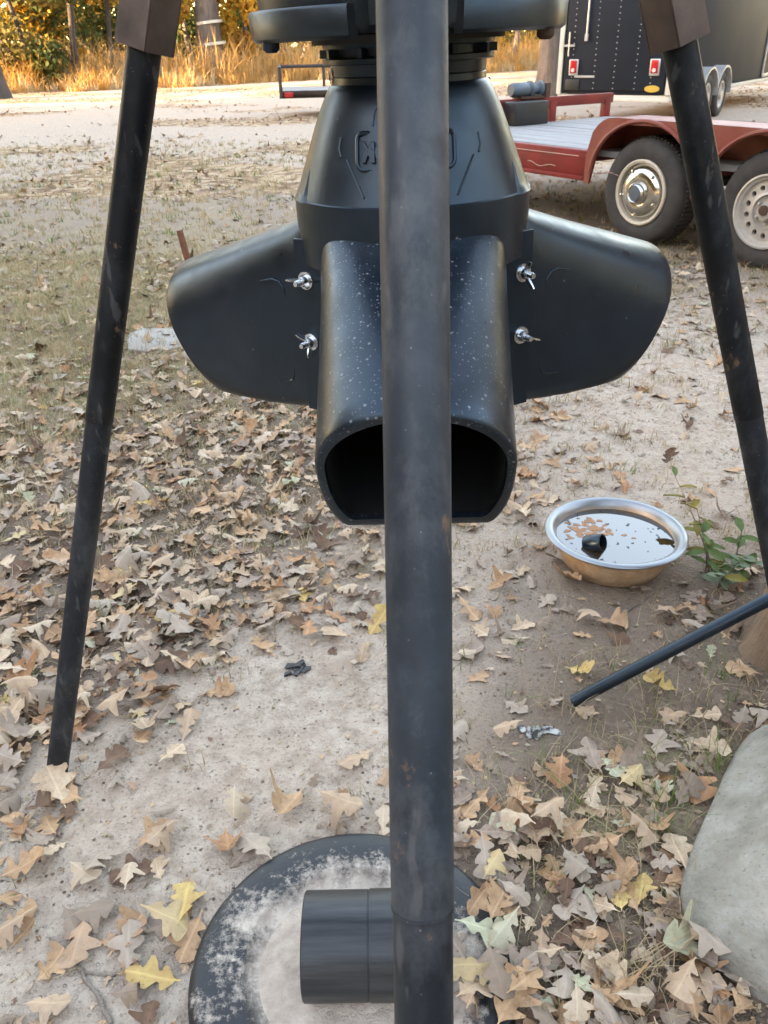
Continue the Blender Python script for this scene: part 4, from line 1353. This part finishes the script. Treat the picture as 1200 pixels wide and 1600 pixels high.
# bits of leaf floating on the water
b = MB(); random.seed(5)
for k in range(46):
    a = random.uniform(0, 2 * pi); r = .15 * sqrt(random.random()); s = random.uniform(.002, .008)
    x, y = r * cos(a), r * sin(a); th = random.uniform(0, 6)
    q = [(x + s * cos(th + t) * (1 if i % 2 else .45), y + s * sin(th + t) * (1 if i % 2 else .45), .0838) for i, t in enumerate((0, 1.2, 2.3, 3.3, 4.6))]
    b.add(q, [(0, 1, 2, 3, 4)])
o = b.build('water_flecks', MAT['dark'], bowl, smooth=False, recalc=False); o['kind'] = 'stuff'

# ------------------------------------------------------------------ trunk base, spare rod, concrete block
random.seed(9)
ot = empty('oak_tree', (1.165, 1.50, 0), 0, 'brown root flare of an oak behind the leaning black rod', 'tree')
b = MB(); secs = []
for z, k in ((-.08, 1.3), (.0, 1.14), (.04, 1.07), (.10, 1.02), (.2, .99), (.4, .97), (.7, .96), (1.1, .95), (1.7, .93), (2.4, .9), (3.2, .85), (4.2, .72), (5.5, .5), (7.0, .22)):
    ring = []
    for j in range(56):
        a = 2 * pi * j / 56
        fl = (.06 * sin(5 * a + 1) + .035 * sin(9 * a + .3)) * math.exp(-max(z, 0) / .35) + .03 * sin(13 * a + z * 3) + random.uniform(-.012, .012)
        r = .272 * k * (1 + fl)
        ring.append((r * cos(a) + .05 * max(z - 1, 0), r * sin(a) + .02 * max(z - 1, 0), z))
    secs.append(ring)
b.loft(secs, True, True)
for k in range(7):
    a = k * .9 + .3; z0 = 3.0 + .45 * k; p0 = Vector((.05 * (z0 - 1), 0, z0)); d = Vector((cos(a), sin(a), .55)); L = 2.6 - .15 * k
    if d.x < -.3: L *= .6
    b.tube([p0 + d * L * t + Vector((0, 0, .3 * t * t)) for t in (0, .3, .6, 1)], [.09, .06, .04, .01], 8, jit=.05)
b.build('trunk', MAT['bark_brown'], ot, ang=80)
V, F = cards(1500, [(.8, .3, 6.4), (1.8, -.6, 5.6), (.3, 1.4, 5.8)], [(1.4, 1.4, 1.0)] * 3, .10, seed=8)
fast('crown', V, F, [MAT['f_olive'], MAT['f_orange']], np.arange(len(F)) % 2, ot)

rA = Vector(G(895, 1090, .02)); rA.z = gz(rA.x, rA.y) + .0115
rB = Vector(G(1200, 937, .27)); rB = rA + (rB - rA) * 1.30
rod = empty('leg_tube', rA, 0, 'thin spare black tube leaning from the soil onto the oak root', 'tube')
b = MB(); d = (rB - rA); dn = d.normalized(); Br = basis(dn)
b.lathe([(.0103, .05), (.0103, .001), (.0115, .0), (.0130, .0015), (.0131, .05), (.0135, .052), (.0137, d.length), (.0, d.length)], 28, (0, 0, 0), Br)
b.build('tube_body', MAT['plastic'], rod, ang=40)


def concrete():
    t = NT('weathered_concrete')
    n = t.noise(7, 7, .65); n2 = t.noise(40, 5, .6)
    c = t.ramp(n, [(.32, (.135, .122, .090)), (.5, (.275, .255, .205)), (.66, (.41, .39, .335))])
    c = t.mix(t.ramp(t.noise(4, 5, .7), [(.52, 0.0), (.7, .6)]), c, (.22, .185, .12))
    c = t.mix(t.ramp(t.noise(14, 4, .6), [(.68, 0.0), (.71, .9)]), c, (.60, .57, .52))
    c = t.mix(t.ramp(t.noise(120, 3, .6), [(.60, 0.0), (.68, .6)]), c, (.12, .105, .08))
    t.col(t.mix(t.math('MULTIPLY', n2, .35), c, (.18, .17, .15))).rough(.9)
    t.bump(t.math('ADD', n2, t.math('MULTIPLY', n, 2.0)), .55, .012)
    return t.m


cb = empty('concrete_block', (.872, .900, 0), radians(-36), 'grey weathered concrete footing standing among the oak leaves', 'concrete block')
def plan(th):
    c, s = cos(th), sin(th); return 1 / (abs(c) ** 4.5 + abs(s) ** 4.5) ** (1 / 4.5)


b = MB(); prof = [(.322, -.05), (.324, .0), (.325, .022), (.320, .034), (.303, .052), (.258, .085), (.225, .122), (.19, .155), (.15, .178), (.10, .19), (.05, .194), (0, .195)]
rn = np.random.default_rng(2)
b.lathe(prof, 110, rfun=lambda r, z, th: r * plan(th) * (1 + (.016 * float(fbm(np.array([cos(th) * 2.2 + 5]), np.array([sin(th) * 2.2 + z * 9]), 14)[0] - .47) + .022 * max(0, float(vnoise(np.array([th * 3.1]), np.array([z * 14 + 2]), 15)[0]) - .62))))
b.build('block_body', concrete(), cb, ang=60)

# ------------------------------------------------------------------ small loose things
st = G(300, 422); b = MB(); b.tube([(0, 0, -.06), (-.035, .0, .17), (-.05, .01, .25)], [.021, .021, .020], 10, jit=.05)
o = b.build('iron_stake', MAT['rusty']); o.location = (st[0], st[1], 0); tag(o, 'rusty iron stake leaning out of the grass behind the feeder', 'stake')
sb = G(262, 532); b = MB(); pts = []
for k in range(14):
    a = 2 * pi * k / 14; r = 1 + .18 * sin(3 * a + 1) + random.uniform(-.07, .07); pts.append((.22 * r * cos(a), .17 * r * sin(a)))
b.loft([[(x, y, -.02) for x, y in pts], [(x, y, .016) for x, y in pts], [(x * .94, y * .94, .024) for x, y in pts]], True, True)
o = b.build('flat_stone', simple('pale_stone', (.36, .33, .29), .9, .2, 12, .4)); o.location = (sb[0], sb[1], gz(sb[0], sb[1])); tag(o, 'flat pale stone bedded in the grass under the feeder port', 'stone')


def scrap(name, u, v, mat, n, s, label, cat, seed, flat=.35):
    random.seed(seed); P = G(u, v); b = MB()
    for k in range(n):
        c = Vector((random.gauss(0, s * .75), random.gauss(0, s * .3), s * .10))
        dd = (random.uniform(.4, 1.3) * s, random.uniform(.2, .6) * s, random.uniform(.08, .22) * s)
        V0 = len(b.v); b.box(c, dd, Euler((random.uniform(-.2, .2), random.uniform(-.2, .2), random.gauss(.4, .5))).to_matrix())
        for i in range(V0, V0 + 8): b.v[i] = tuple(Vector(b.v[i]) + Vector([random.uniform(-.12, .12) * s for _ in range(3)]))
    o = b.build(name, mat, smooth=False, bevel=.001); o.location = (P[0], P[1], gz(P[0], P[1]) + .001); return tag(o, label, cat)


scrap('burnt_bark', 468, 1045, MAT['dark'], 7, .030, 'scrap of blackened bark lying on the pale sand', 'bark scrap', 3)
t = NT('ashy_char'); t.col(t.ramp(t.noise(60, 4), [(.42, (.03, .028, .026)), (.6, (.42, .41, .38))])).rough(.9)
scrap('charred_wood', 850, 1140, t.m, 9, .026, 'charred wood scrap with white ash below the spare tube', 'wood scrap', 5)


def twig(label, pts, r, group='twigs on the sand'):
    q = []
    for i in range(len(pts) - 1):
        for t in np.linspace(0, 1, 6)[:-1]:
            u = pts[i][0] + (pts[i + 1][0] - pts[i][0]) * t; v = pts[i][1] + (pts[i + 1][1] - pts[i][1]) * t
            P = G(u + random.uniform(-3, 3), v + random.uniform(-2, 2)); q.append((P[0], P[1], gz(P[0], P[1]) + r * .8 + .001))
    b = MB(); b.tube(q, [r * (1 - .5 * i / len(q)) for i in range(len(q))], 7, jit=.12)
    o = b.build('twig', MAT['twig'], ang=80); tag(o, label, 'twig', group)


random.seed(4)
twig('long grey twig running across the sand by the lid', [(175, 1600), (145, 1545), (115, 1500), (70, 1465)], .004)
twig('thin curved twig forking off the long grey twig', [(122, 1513), (165, 1525), (200, 1517), (225, 1508)], .0025)
twig('fine straw coloured twig beside the steel bowl', [(960, 970), (1010, 935), (1055, 895)], .0025)
twig('short dark twig lying on soil near the steel bowl', [(1028, 960), (1062, 940)], .0022)
twig('bent twig on the soil under the spare tube', [(1010, 1020), (1025, 1045), (1040, 1075)], .0025)
twig('forked dry twig by the root flare of the oak', [(1165, 980), (1172, 1010), (1168, 1040)], .0025)
twig('thin dry twig lying on the leaves by the concrete block', [(980, 1430), (1010, 1390), (1030, 1345)], .0022)

# ------------------------------------------------------------------ leafy sapling
def oval_leaf(n=7):
    V = []; F = []
    for i in range(n + 1):
        t = i / n; w = .22 * sin(pi * min(t * .96 + .02, 1)) ** .8; z = -.22 * (t - .3) ** 2
        V += [(t, -w, z + .07), (t, 0, z), (t, w, z + .07)]
    for i in range(n):
        for k in (0, 1): F.append((3 * i + k, 3 * i + 3 + k, 3 * i + 4 + k, 3 * i + 1 + k))
    return V, F


pb = G(1122, 905)
plant = empty('sapling', (pb[0], pb[1], gz(pb[0], pb[1])), 0, 'small leafy oak sapling with green and olive leaves near the bowl', 'sapling')
LV, LF = oval_leaf()
lm = []
for nm, c, c2 in (('sapling_green', (.12, .17, .055), (.07, .11, .035)), ('sapling_olive', (.22, .19, .045), (.13, .11, .03)), ('sapling_grey_green', (.20, .245, .15), (.12, .16, .09))):
    mm = bpy.data.meshes.new('leaf'); mm.from_pydata(LV, [], LF); mm.polygons.foreach_set('use_smooth', [True] * len(mm.polygons)); mm.materials.append(foliage(nm, c, .3, .2)); lm.append(mm)
random.seed(12)
stems = [((-.02, .0), (-.05, .10), .17, 1), ((.0, .03), (-.07, .24), .20, 1), ((.02, .0), (.06, -.06), .10, 0), ((-.01, -.03), (-.03, -.09), .08, 2), ((.03, -.01), (.05, .03), .14, 0), ((.0, -.02), (.02, -.05), .10, 2), ((-.03, .01), (-.05, .0), .12, 0)]
b = MB()
for (bx_, by_), (tx, ty), h, ci in stems:
    pts = [(bx_ + (tx - bx_) * t, by_ + (ty - by_) * t, h * (t ** .8)) for t in np.linspace(0, 1, 7)]
    b.tube(pts, [.003 - .0018 * i / 6 for i in range(7)], 6)
b.build('stem', MAT['twig'], plant)
for (bx_, by_), (tx, ty), h, ci in stems:
    for k in range(7):
        t = .25 + .75 * k / 6
        o = link('leaf', lm[ci if random.random() < .75 else random.randrange(3)], plant)
        o.location = (bx_ + (tx - bx_) * t, by_ + (ty - by_) * t, h * t ** .8)
        o.rotation_euler = (random.uniform(-.5, .5), random.uniform(-.5, .35), k * 2.4 + random.uniform(-.5, .5))
        s = random.uniform(.035, .064); o.scale = (s, s, s)

# ------------------------------------------------------------------ oak leaves
HALF = [(0, .012), (.10, .014), (.17, .06), (.24, .15), (.30, .215), (.345, .21), (.385, .135), (.44, .14), (.50, .28), (.57, .40), (.64, .40), (.685, .25), (.74, .20), (.80, .27), (.88, .28), (.95, .18), (1.0, .03)]


def leaf_shape(rng):
    n = len(HALF)
    curl = rng.uniform(-.5, .9) if rng.random() < .7 else rng.uniform(1.2, 3.0); bend = rng.uniform(-.5, .9); twist = rng.uniform(-.6, .6); narrow = rng.uniform(.72, 1.2)
    j = [rng.normal(0, .22), rng.normal(0, .22)]
    V = []; UV = []
    lob = [rng.uniform(.6, 1.3, 3) for _ in (0, 1)]
    if rng.random() < .25: lob[int(rng.integers(0, 2))][int(rng.integers(1, 3))] *= .45
    sh = rng.uniform(-.035, .035, 2)
    crk = rng.uniform(0, 6, 4)
    side = rng.normal(0, .10)
    for i, (t, w) in enumerate(HALF):
        g = 0 if t < .36 else (1 if t < .70 else 2)
        row = []
        for s, q in ((-1, 0), (0, None), (1, 1)):
            if s == 0: x, y = t, 0
            else:
                ww = w * lob[q][g] * narrow if .14 < t < .97 else w
                x = t + (sh[q] if .14 < t < .97 else 0) + (.05 * w * (1 if t < .7 else -1)); y = s * ww
            row.append((x, y))
        mids = [((row[0][0] + t) / 2, row[0][1] * .5), ((row[2][0] + t) / 2, row[2][1] * .5)]
        for (x, y) in (row[0], mids[0], row[1], mids[1], row[2]):
            z = curl * y * y * .9 + abs(y) * .10 + .035 * sin(9 * x + crk[0]) * abs(y) * 2 + .03 * sin(13 * y + 7 * x + crk[1])
            yy = y + side * x * x
            # bend along the length
            a = bend * x * .9
            if abs(bend) > 1e-3:
                R = 1 / (bend * .9); px = R * sin(a) - z * sin(a); pz = R * (1 - cos(a)) + z * cos(a)
            else: px, pz = x, z
            tw = twist * (x - .5)
            V.append((px - .5, yy * cos(tw) - 0 * sin(tw), pz + yy * sin(tw))); UV.append((t, y))
    F = []
    for i in range(n - 1):
        for k in range(4):
            a = i * 5 + k; F.append((a, a + 5, a + 6, a + 1))
    V = np.array(V); V[:, 2] -= V[:, 2].mean()
    return V, np.array(F), np.array(UV)


lr = np.random.default_rng(21)
SHAPES = [leaf_shape(lr) for _ in range(26)]
CURL = [float(s[0][:, 2].max() - s[0][:, 2].min()) for s in SHAPES]

FEET = [(Ft[k].x, Ft[k].y, .03) for k in Ft]
CH = [G(468, 1045), G(850, 1140)]
OBST = FEET + [(q[0], q[1], .045) for q in CH] + [(BC[0], BC[1], .155), (.885, .900, .35), (1.165, 1.50, .30), (DC[0], DC[1], .235)]


def rotm(rng, n, tilt):
    yaw = rng.uniform(0, 2 * pi, n); ax = rng.uniform(0, 2 * pi, n); tl = np.minimum(np.abs(rng.normal(0, tilt, n)), .75)
    tl = np.where(rng.random(n) < .42, pi - tl, tl)          # many lie underside up
    cx, sx = np.cos(ax), np.sin(ax); c, s = np.cos(tl), np.sin(tl)
    A = np.zeros((n, 3, 3))
    A[:, 0, 0] = c + cx * cx * (1 - c); A[:, 0, 1] = cx * sx * (1 - c); A[:, 0, 2] = sx * s
    A[:, 1, 0] = cx * sx * (1 - c); A[:, 1, 1] = c + sx * sx * (1 - c); A[:, 1, 2] = -cx * s
    A[:, 2, 0] = -sx * s; A[:, 2, 1] = cx * s; A[:, 2, 2] = c
    Zr = np.zeros((n, 3, 3)); Zr[:, 0, 0] = np.cos(yaw); Zr[:, 0, 1] = -np.sin(yaw); Zr[:, 1, 0] = np.sin(yaw); Zr[:, 1, 1] = np.cos(yaw); Zr[:, 2, 2] = 1
    return np.einsum('nij,njk->nik', A, Zr)


# candidate positions, density by the cover map
def scatter(n, xlo, xhi, ylo, yhi, rng):
    x = rng.uniform(xlo, xhi, n); y = rng.uniform(ylo, yhi, n)
    L = cover(LEAF, x, y)
    cl = fbm(x * 5, y * 5, 51)
    L = L * np.where(y > 5, np.clip(1 + 3.2 * (fbm(x * .55 + 3, y * .8, 57) - .5), .1, 1.8), 1)
    ok = rng.random(n) < np.clip(L * (np.where(y < 2.0, .55, .34) + 1.3 * cl), 0, 1) ** np.where(y < 2.0, 1.15, 1.35)
    u, v, z = PJ(np.stack([x, y, np.zeros(n)], -1))
    ok &= (u > -160) & (u < 1360) & (v > 60) & (v < 1720)
    for ox, oy, orr in OBST: ok &= np.hypot(x - ox, y - oy) > orr + .03
    return x[ok], y[ok], L[ok]


xa_, ya_, La_ = scatter(6500, -1.3, 1.6, .45, 2.0, lr)
xb_, yb_, Lb_ = scatter(27000, -3.2, 3.6, 2.0, 6.5, lr)
xc_, yc_, Lc_ = scatter(20000, -8, 9, 6.5, 15, lr)
xd_ = lr.uniform(-16, 14, 36000); yd_ = lr.uniform(12, 31, 36000)
ok_ = lr.random(36000) < np.clip((far_litter(xd_, yd_) - .35) * 1.6, .02, .9)
xd_, yd_ = xd_[ok_], yd_[ok_]; Ld_ = np.full(len(xd_), .5)
# a few leaves lie on the right part of the black lid
ex = np.array([G(740, 1545), G(752, 1475), G(730, 1590), G(775, 1440), G(290, 1420), G(265, 1450), G(240, 1530), G(130, 1480), G(180, 1205), G(95, 1245), G(240, 1310), G(215, 1365), G(300, 1465), G(75, 1580), G(40, 1360), G(150, 1360), G(455, 1260), G(530, 1275), G(405, 1335), G(560, 1195), G(295, 1140), G(310, 945), G(430, 940), G(890, 905), G(880, 880), G(1000, 920), G(1095, 965), G(1100, 1125), G(925, 1185), G(870, 1500), G(915, 1455), G(785, 1482), G(806, 1530), G(768, 1560), G(722, 1508), G(795, 1585), G(750, 1425), G(815, 1560), G(735, 1575), G(778, 1515)])
x = np.concatenate([ex[:, 0], xa_, xb_, xc_, xd_]); y = np.concatenate([ex[:, 1], ya_, yb_, yc_, yd_])
L = np.concatenate([np.full(len(ex), .05), La_, Lb_, Lc_, Ld_])
n = len(x)
shp = lr.integers(0, len(SHAPES), n); colr = lr.choice(len(LEAFN), n, p=LEAFP)
colr[:4] = [5, 6, 4, 0]; colr[4:7] = [5, 5, 5]
size = np.clip(np.where(lr.random(n) < .3, lr.normal(.036, .009, n), lr.normal(.062, .018, n)), .020, .100)
size[:len(ex)] = lr.uniform(.070, .098, len(ex))
size = np.where(y > 6.5, size * 1.15, size)
Rm = rotm(lr, n, .22)
lift = lr.random(n) ** 2 * .016 * L + .001
on_lid = np.hypot(x - DC[0], y - DC[1]) < .262
gzv = np.where(on_lid, gzd + .030, ground_z(x, y))
u, v, zdep = PJ(np.stack([x, y, np.zeros(n)], -1))
hid = ((u > 575) & (u < 735)) | ((u > 480) & (u < 620) & (v > 1370))
score = size / zdep * np.where((u > 0) & (u < 1200) & (v > 0) & (v < 1590) & ~hid, 1, 0)
score[:len(ex)] *= 3
order = np.argsort(-score)
MARK = [('beside the black lid', DC[0], DC[1], .42), ('beside the concrete block', .90, .915, .60), ('beside the steel bowl', BC[0], BC[1], .34),
        ('under the spare black tube', .62, 1.40, .22), ('around the tripod foot', Ft['left'].x, Ft['left'].y, .33), ('near the oak root flare', 1.1, 1.6, .5)]
def leaf_label(k):
    s = float(size[k])
    place = None
    if on_lid[k]: place = 'on the black lid edge'
    else:
        best = 9
        for nm, mx, my, mr in MARK:
            dd = math.hypot(x[k] - mx, y[k] - my) / mr
            if dd < 1 and dd < best: place, best = (nm if dd > .62 else nm.replace('beside', 'close by')), dd
    if place is None: place = 'on the bare sand' if L[k] < .35 else 'in the leaf litter'
    ax_ = np.array([Rm[k, 0, 0], Rm[k, 1, 0]]); tf = np.array([AX - x[k], AY - y[k]]); cs = float(ax_ @ tf) / (np.linalg.norm(ax_) * np.linalg.norm(tf) + 1e-9)
    point = 'tip to feeder' if cs > .5 else ('stalk to feeder' if cs < -.5 else 'lying crosswise')
    sz = 'small' if s < .056 else ('big' if s > .092 else ('broad' if s > .078 else 'middling'))
    cu = CURL[int(shp[k])]
    form = 'flat' if cu < .30 else ('curled' if cu > .48 else 'wavy')
    facing = ' face down' if Rm[k, 2, 2] < 0 else ''
    return f'{sz} {form} {LEAFN[int(colr[k])]} oak leaf{facing} {place} {point}'.replace('on the black lid edge lying crosswise', 'lying crosswise on the black lid edge')


single = np.zeros(n, bool); NAMED = {}; used = set()
for k in order:
    if len(NAMED) >= 290 or score[k] <= 0: break
    lb = leaf_label(k)
    if lb in used: continue
    used.add(lb); NAMED[int(k)] = lb; single[k] = True
lift = np.where(single, lift + .004, lift)

SV = np.stack([s[0] for s in SHAPES]); SUV = np.stack([s[2] for s in SHAPES]); LFc = SHAPES[0][1]; nv = SV.shape[1]
P = np.einsum('nij,nvj->nvi', Rm, SV[shp]) * size[:, None, None]
zmin = P[:, :, 2].min(1); zq = np.quantile(P[:, :, 2], .12, axis=1)
P[:, :, 2] += (gzv + lift - np.where(single, zmin, zq))[:, None]
P[:, :, 0] += x[:, None]; P[:, :, 1] += y[:, None]
near = (~single) & (y < 3.4)
mid_ = (~single) & (y >= 3.4) & (y < 6.5)
far_ = (~single) & (y >= 6.5)


def leaf_mass(sel, label, step=1):
    k = np.where(sel)[0]
    Vv = P[k].reshape(-1, 3); Ff = (np.arange(len(k))[:, None, None] * nv + LFc[None]).reshape(-1, 4)
    o = fast('leaf_litter', Vv, Ff, LEAFM, np.repeat(colr[k], len(LFc)), smooth=True, uv=SUV[shp[k]].reshape(-1, 2))
    tag(o, label, 'leaf litter', None, 'stuff')


leaf_mass(near, 'dry brown oak leaves strewn thickly over the yard')
# farther leaves need only a folded outline
lo = [0, 15, 20, 30, 45, 55, 65, 80]
rows = np.array(lo)
sub = np.concatenate([np.stack([rows, rows + 2, rows + 4], 1).ravel()])
Fs = np.array([(3 * i + c, 3 * i + 3 + c, 3 * i + 4 + c, 3 * i + 1 + c) for i in range(len(rows) - 1) for c in (0, 1)])
for sel, lab in ((mid_, 'brown leaf litter behind the feeder towards the trailers'), (far_, 'thin scatter of fallen leaves on the sand near the trailers')):
    k = np.where(sel)[0]
    o = fast('leaf_litter', P[k][:, sub].reshape(-1, 3), (np.arange(len(k))[:, None, None] * len(sub) + Fs[None]).reshape(-1, 4), LEAFM,
             np.repeat(colr[k], len(Fs)), uv=SUV[shp[k]][:, sub].reshape(-1, 2))
    tag(o, lab, 'leaf litter', None, 'stuff')

# the leaves that show largest are objects of their own
LMESH = {}


def leaf_mesh(si, ci):
    if (si, ci) not in LMESH:
        LMESH[(si, ci)] = fast('oak_leaf', SHAPES[si][0], LFc, LEAFM[ci], parent=False, smooth=True, uv=SHAPES[si][2])
    return LMESH[(si, ci)]


for k in np.where(single)[0]:
    o = link('oak_leaf', leaf_mesh(int(shp[k]), int(colr[k])))
    s = float(size[k])
    Mx = Matrix([[Rm[k, i, j] * s for j in range(3)] for i in range(3)]).to_4x4()
    Mx.translation = Vector((x[k], y[k], float(gzv[k] + lift[k] - zmin[k])))
    o.matrix_world = Mx
    tag(o, NAMED[int(k)], 'leaf', 'fallen oak leaves')

# ------------------------------------------------------------------ grasses and fine litter
def grass(nc, xlo, xhi, ylo, yhi, h, w, lean, seed, name, label, mats, p, power=1.5, clump=6):
    rng = np.random.default_rng(seed)
    cx = rng.uniform(xlo, xhi, nc); cy_ = rng.uniform(ylo, yhi, nc)
    g = cover(GRASS, cx, cy_)
    ok = rng.random(nc) < np.clip(g, 0, 1) ** power
    for ox, oy, orr in OBST: ok &= np.hypot(cx - ox, cy_ - oy) > orr + .015
    u, v, z = PJ(np.stack([cx, cy_, np.zeros(nc)], -1)); ok &= (u > -120) & (u < 1320) & (v < 1700)
    cx, cy_ = cx[ok], cy_[ok]; m = len(cx)
    bx = (cx[:, None] + rng.normal(0, .018, (m, clump))).ravel(); by = (cy_[:, None] + rng.normal(0, .018, (m, clump))).ravel()
    hh = (h * rng.uniform(.35, 1.15, (m, clump)) * rng.uniform(.6, 1.2, (m, 1))).ravel()
    V, F = blades(len(bx), bx, by, hh, w, lean, seed)
    tint = np.repeat(rng.choice(len(mats), m, p=p), clump)
    mi = np.repeat(tint, 3)
    tag(fast(name, V, F, [MAT[q] for q in mats], mi), label, 'grass', None, 'stuff')


grass(5200, -1.2, 1.5, .45, 2.0, .075, .0028, 1.5, 1, 'dry_grass', 'sparse dry grass blades around the leaves and soil', ('straw', 'g_pale', 'g_green'), [.60, .25, .15], 1.5, 6)
grass(34000, -3.2, 3.4, 2.0, 6.0, .065, .0042, 1.3, 2, 'dry_grass', 'short straw coloured grass among the leaves', ('straw', 'g_pale', 'g_green'), [.72, .22, .06], 1.2, 7)
grass(22000, -8, 8, 6.0, 14, .07, .010, 1.2, 3, 'dry_grass', 'thin dry grass farther across the yard', ('straw', 'g_pale', 'g_green'), [.70, .22, .08], 1.2, 6)
# two stronger tufts near the concrete block
rng = np.random.default_rng(9)
for (uu, vv, nn, hh, mats_, lab) in ((990, 1520, 46, .11, ('straw', 'straw'), 'tuft of bleached straw grass between the lid and concrete block'),
                                    (900, 1260, 30, .09, ('g_green', 'straw'), 'tuft of green grass blades below the spare tube'),
                                    (1040, 1270, 34, .10, ('g_green', 'g_pale'), 'tuft of green grass beside the concrete block'),
                                    (1100, 1200, 50, .08, ('g_green', 'straw'), 'mixed green tuft between oak root and concrete block'),
                                    (155, 970, 26, .07, ('g_green', 'g_green'), 'little green grass tuft close to the sunk tripod foot'),
                                    (1010, 1300, 30, .08, ('g_green', 'straw'), 'green and straw grass tuft among the curled leaves')):
    Pt = G(uu, vv)
    bx = Pt[0] + rng.normal(0, .022, nn); by = Pt[1] + rng.normal(0, .022, nn)
    V, F = blades(nn, bx, by, hh * rng.uniform(.5, 1.2, nn), .0032, 1.6, uu, seg=4)
    V[:, 0] -= Pt[0]; V[:, 1] -= Pt[1]
    o = fast('grass_tuft', V, F, [MAT[q] for q in mats_], np.repeat(rng.integers(0, 2, nn), 4))
    o.location = (Pt[0], Pt[1], 0); tag(o, lab, 'grass tuft', 'grass tufts in the yard', 'stuff')
# crumbs, bark flakes and broken leaf bits
n = 34000
cx = lr.uniform(-1.2, 1.5, n); cy_ = lr.uniform(.45, 4.2, n)
ok = np.ones(n, bool)
for ox, oy, orr in OBST: ok &= np.hypot(cx - ox, cy_ - oy) > orr
sw = cover(LEAF, cx, cy_); ok &= lr.random(n) < .16 + .8 * sw
cx, cy_ = cx[ok], cy_[ok]; n = len(cx)
V, F = cards(n, np.stack([cx, cy_, ground_z(cx, cy_) + .0025], -1), np.full((n, 3), .0005), .011, seed=31)
V = V.reshape(n, 4, 3); c0 = V.mean(1, keepdims=True); V[:, :, 2] = c0[:, :, 2] + (V[:, :, 2] - c0[:, :, 2]) * .25
tag(fast('leaf_crumbs', V.reshape(-1, 3), F, [LEAFM[3], LEAFM[2], LEAFM[0], MAT['straw']], lr.integers(0, 4, n), uv=np.zeros((n * 4, 2))), 'tiny broken leaf bits and bark crumbs on the sand', 'litter', None, 'stuff')
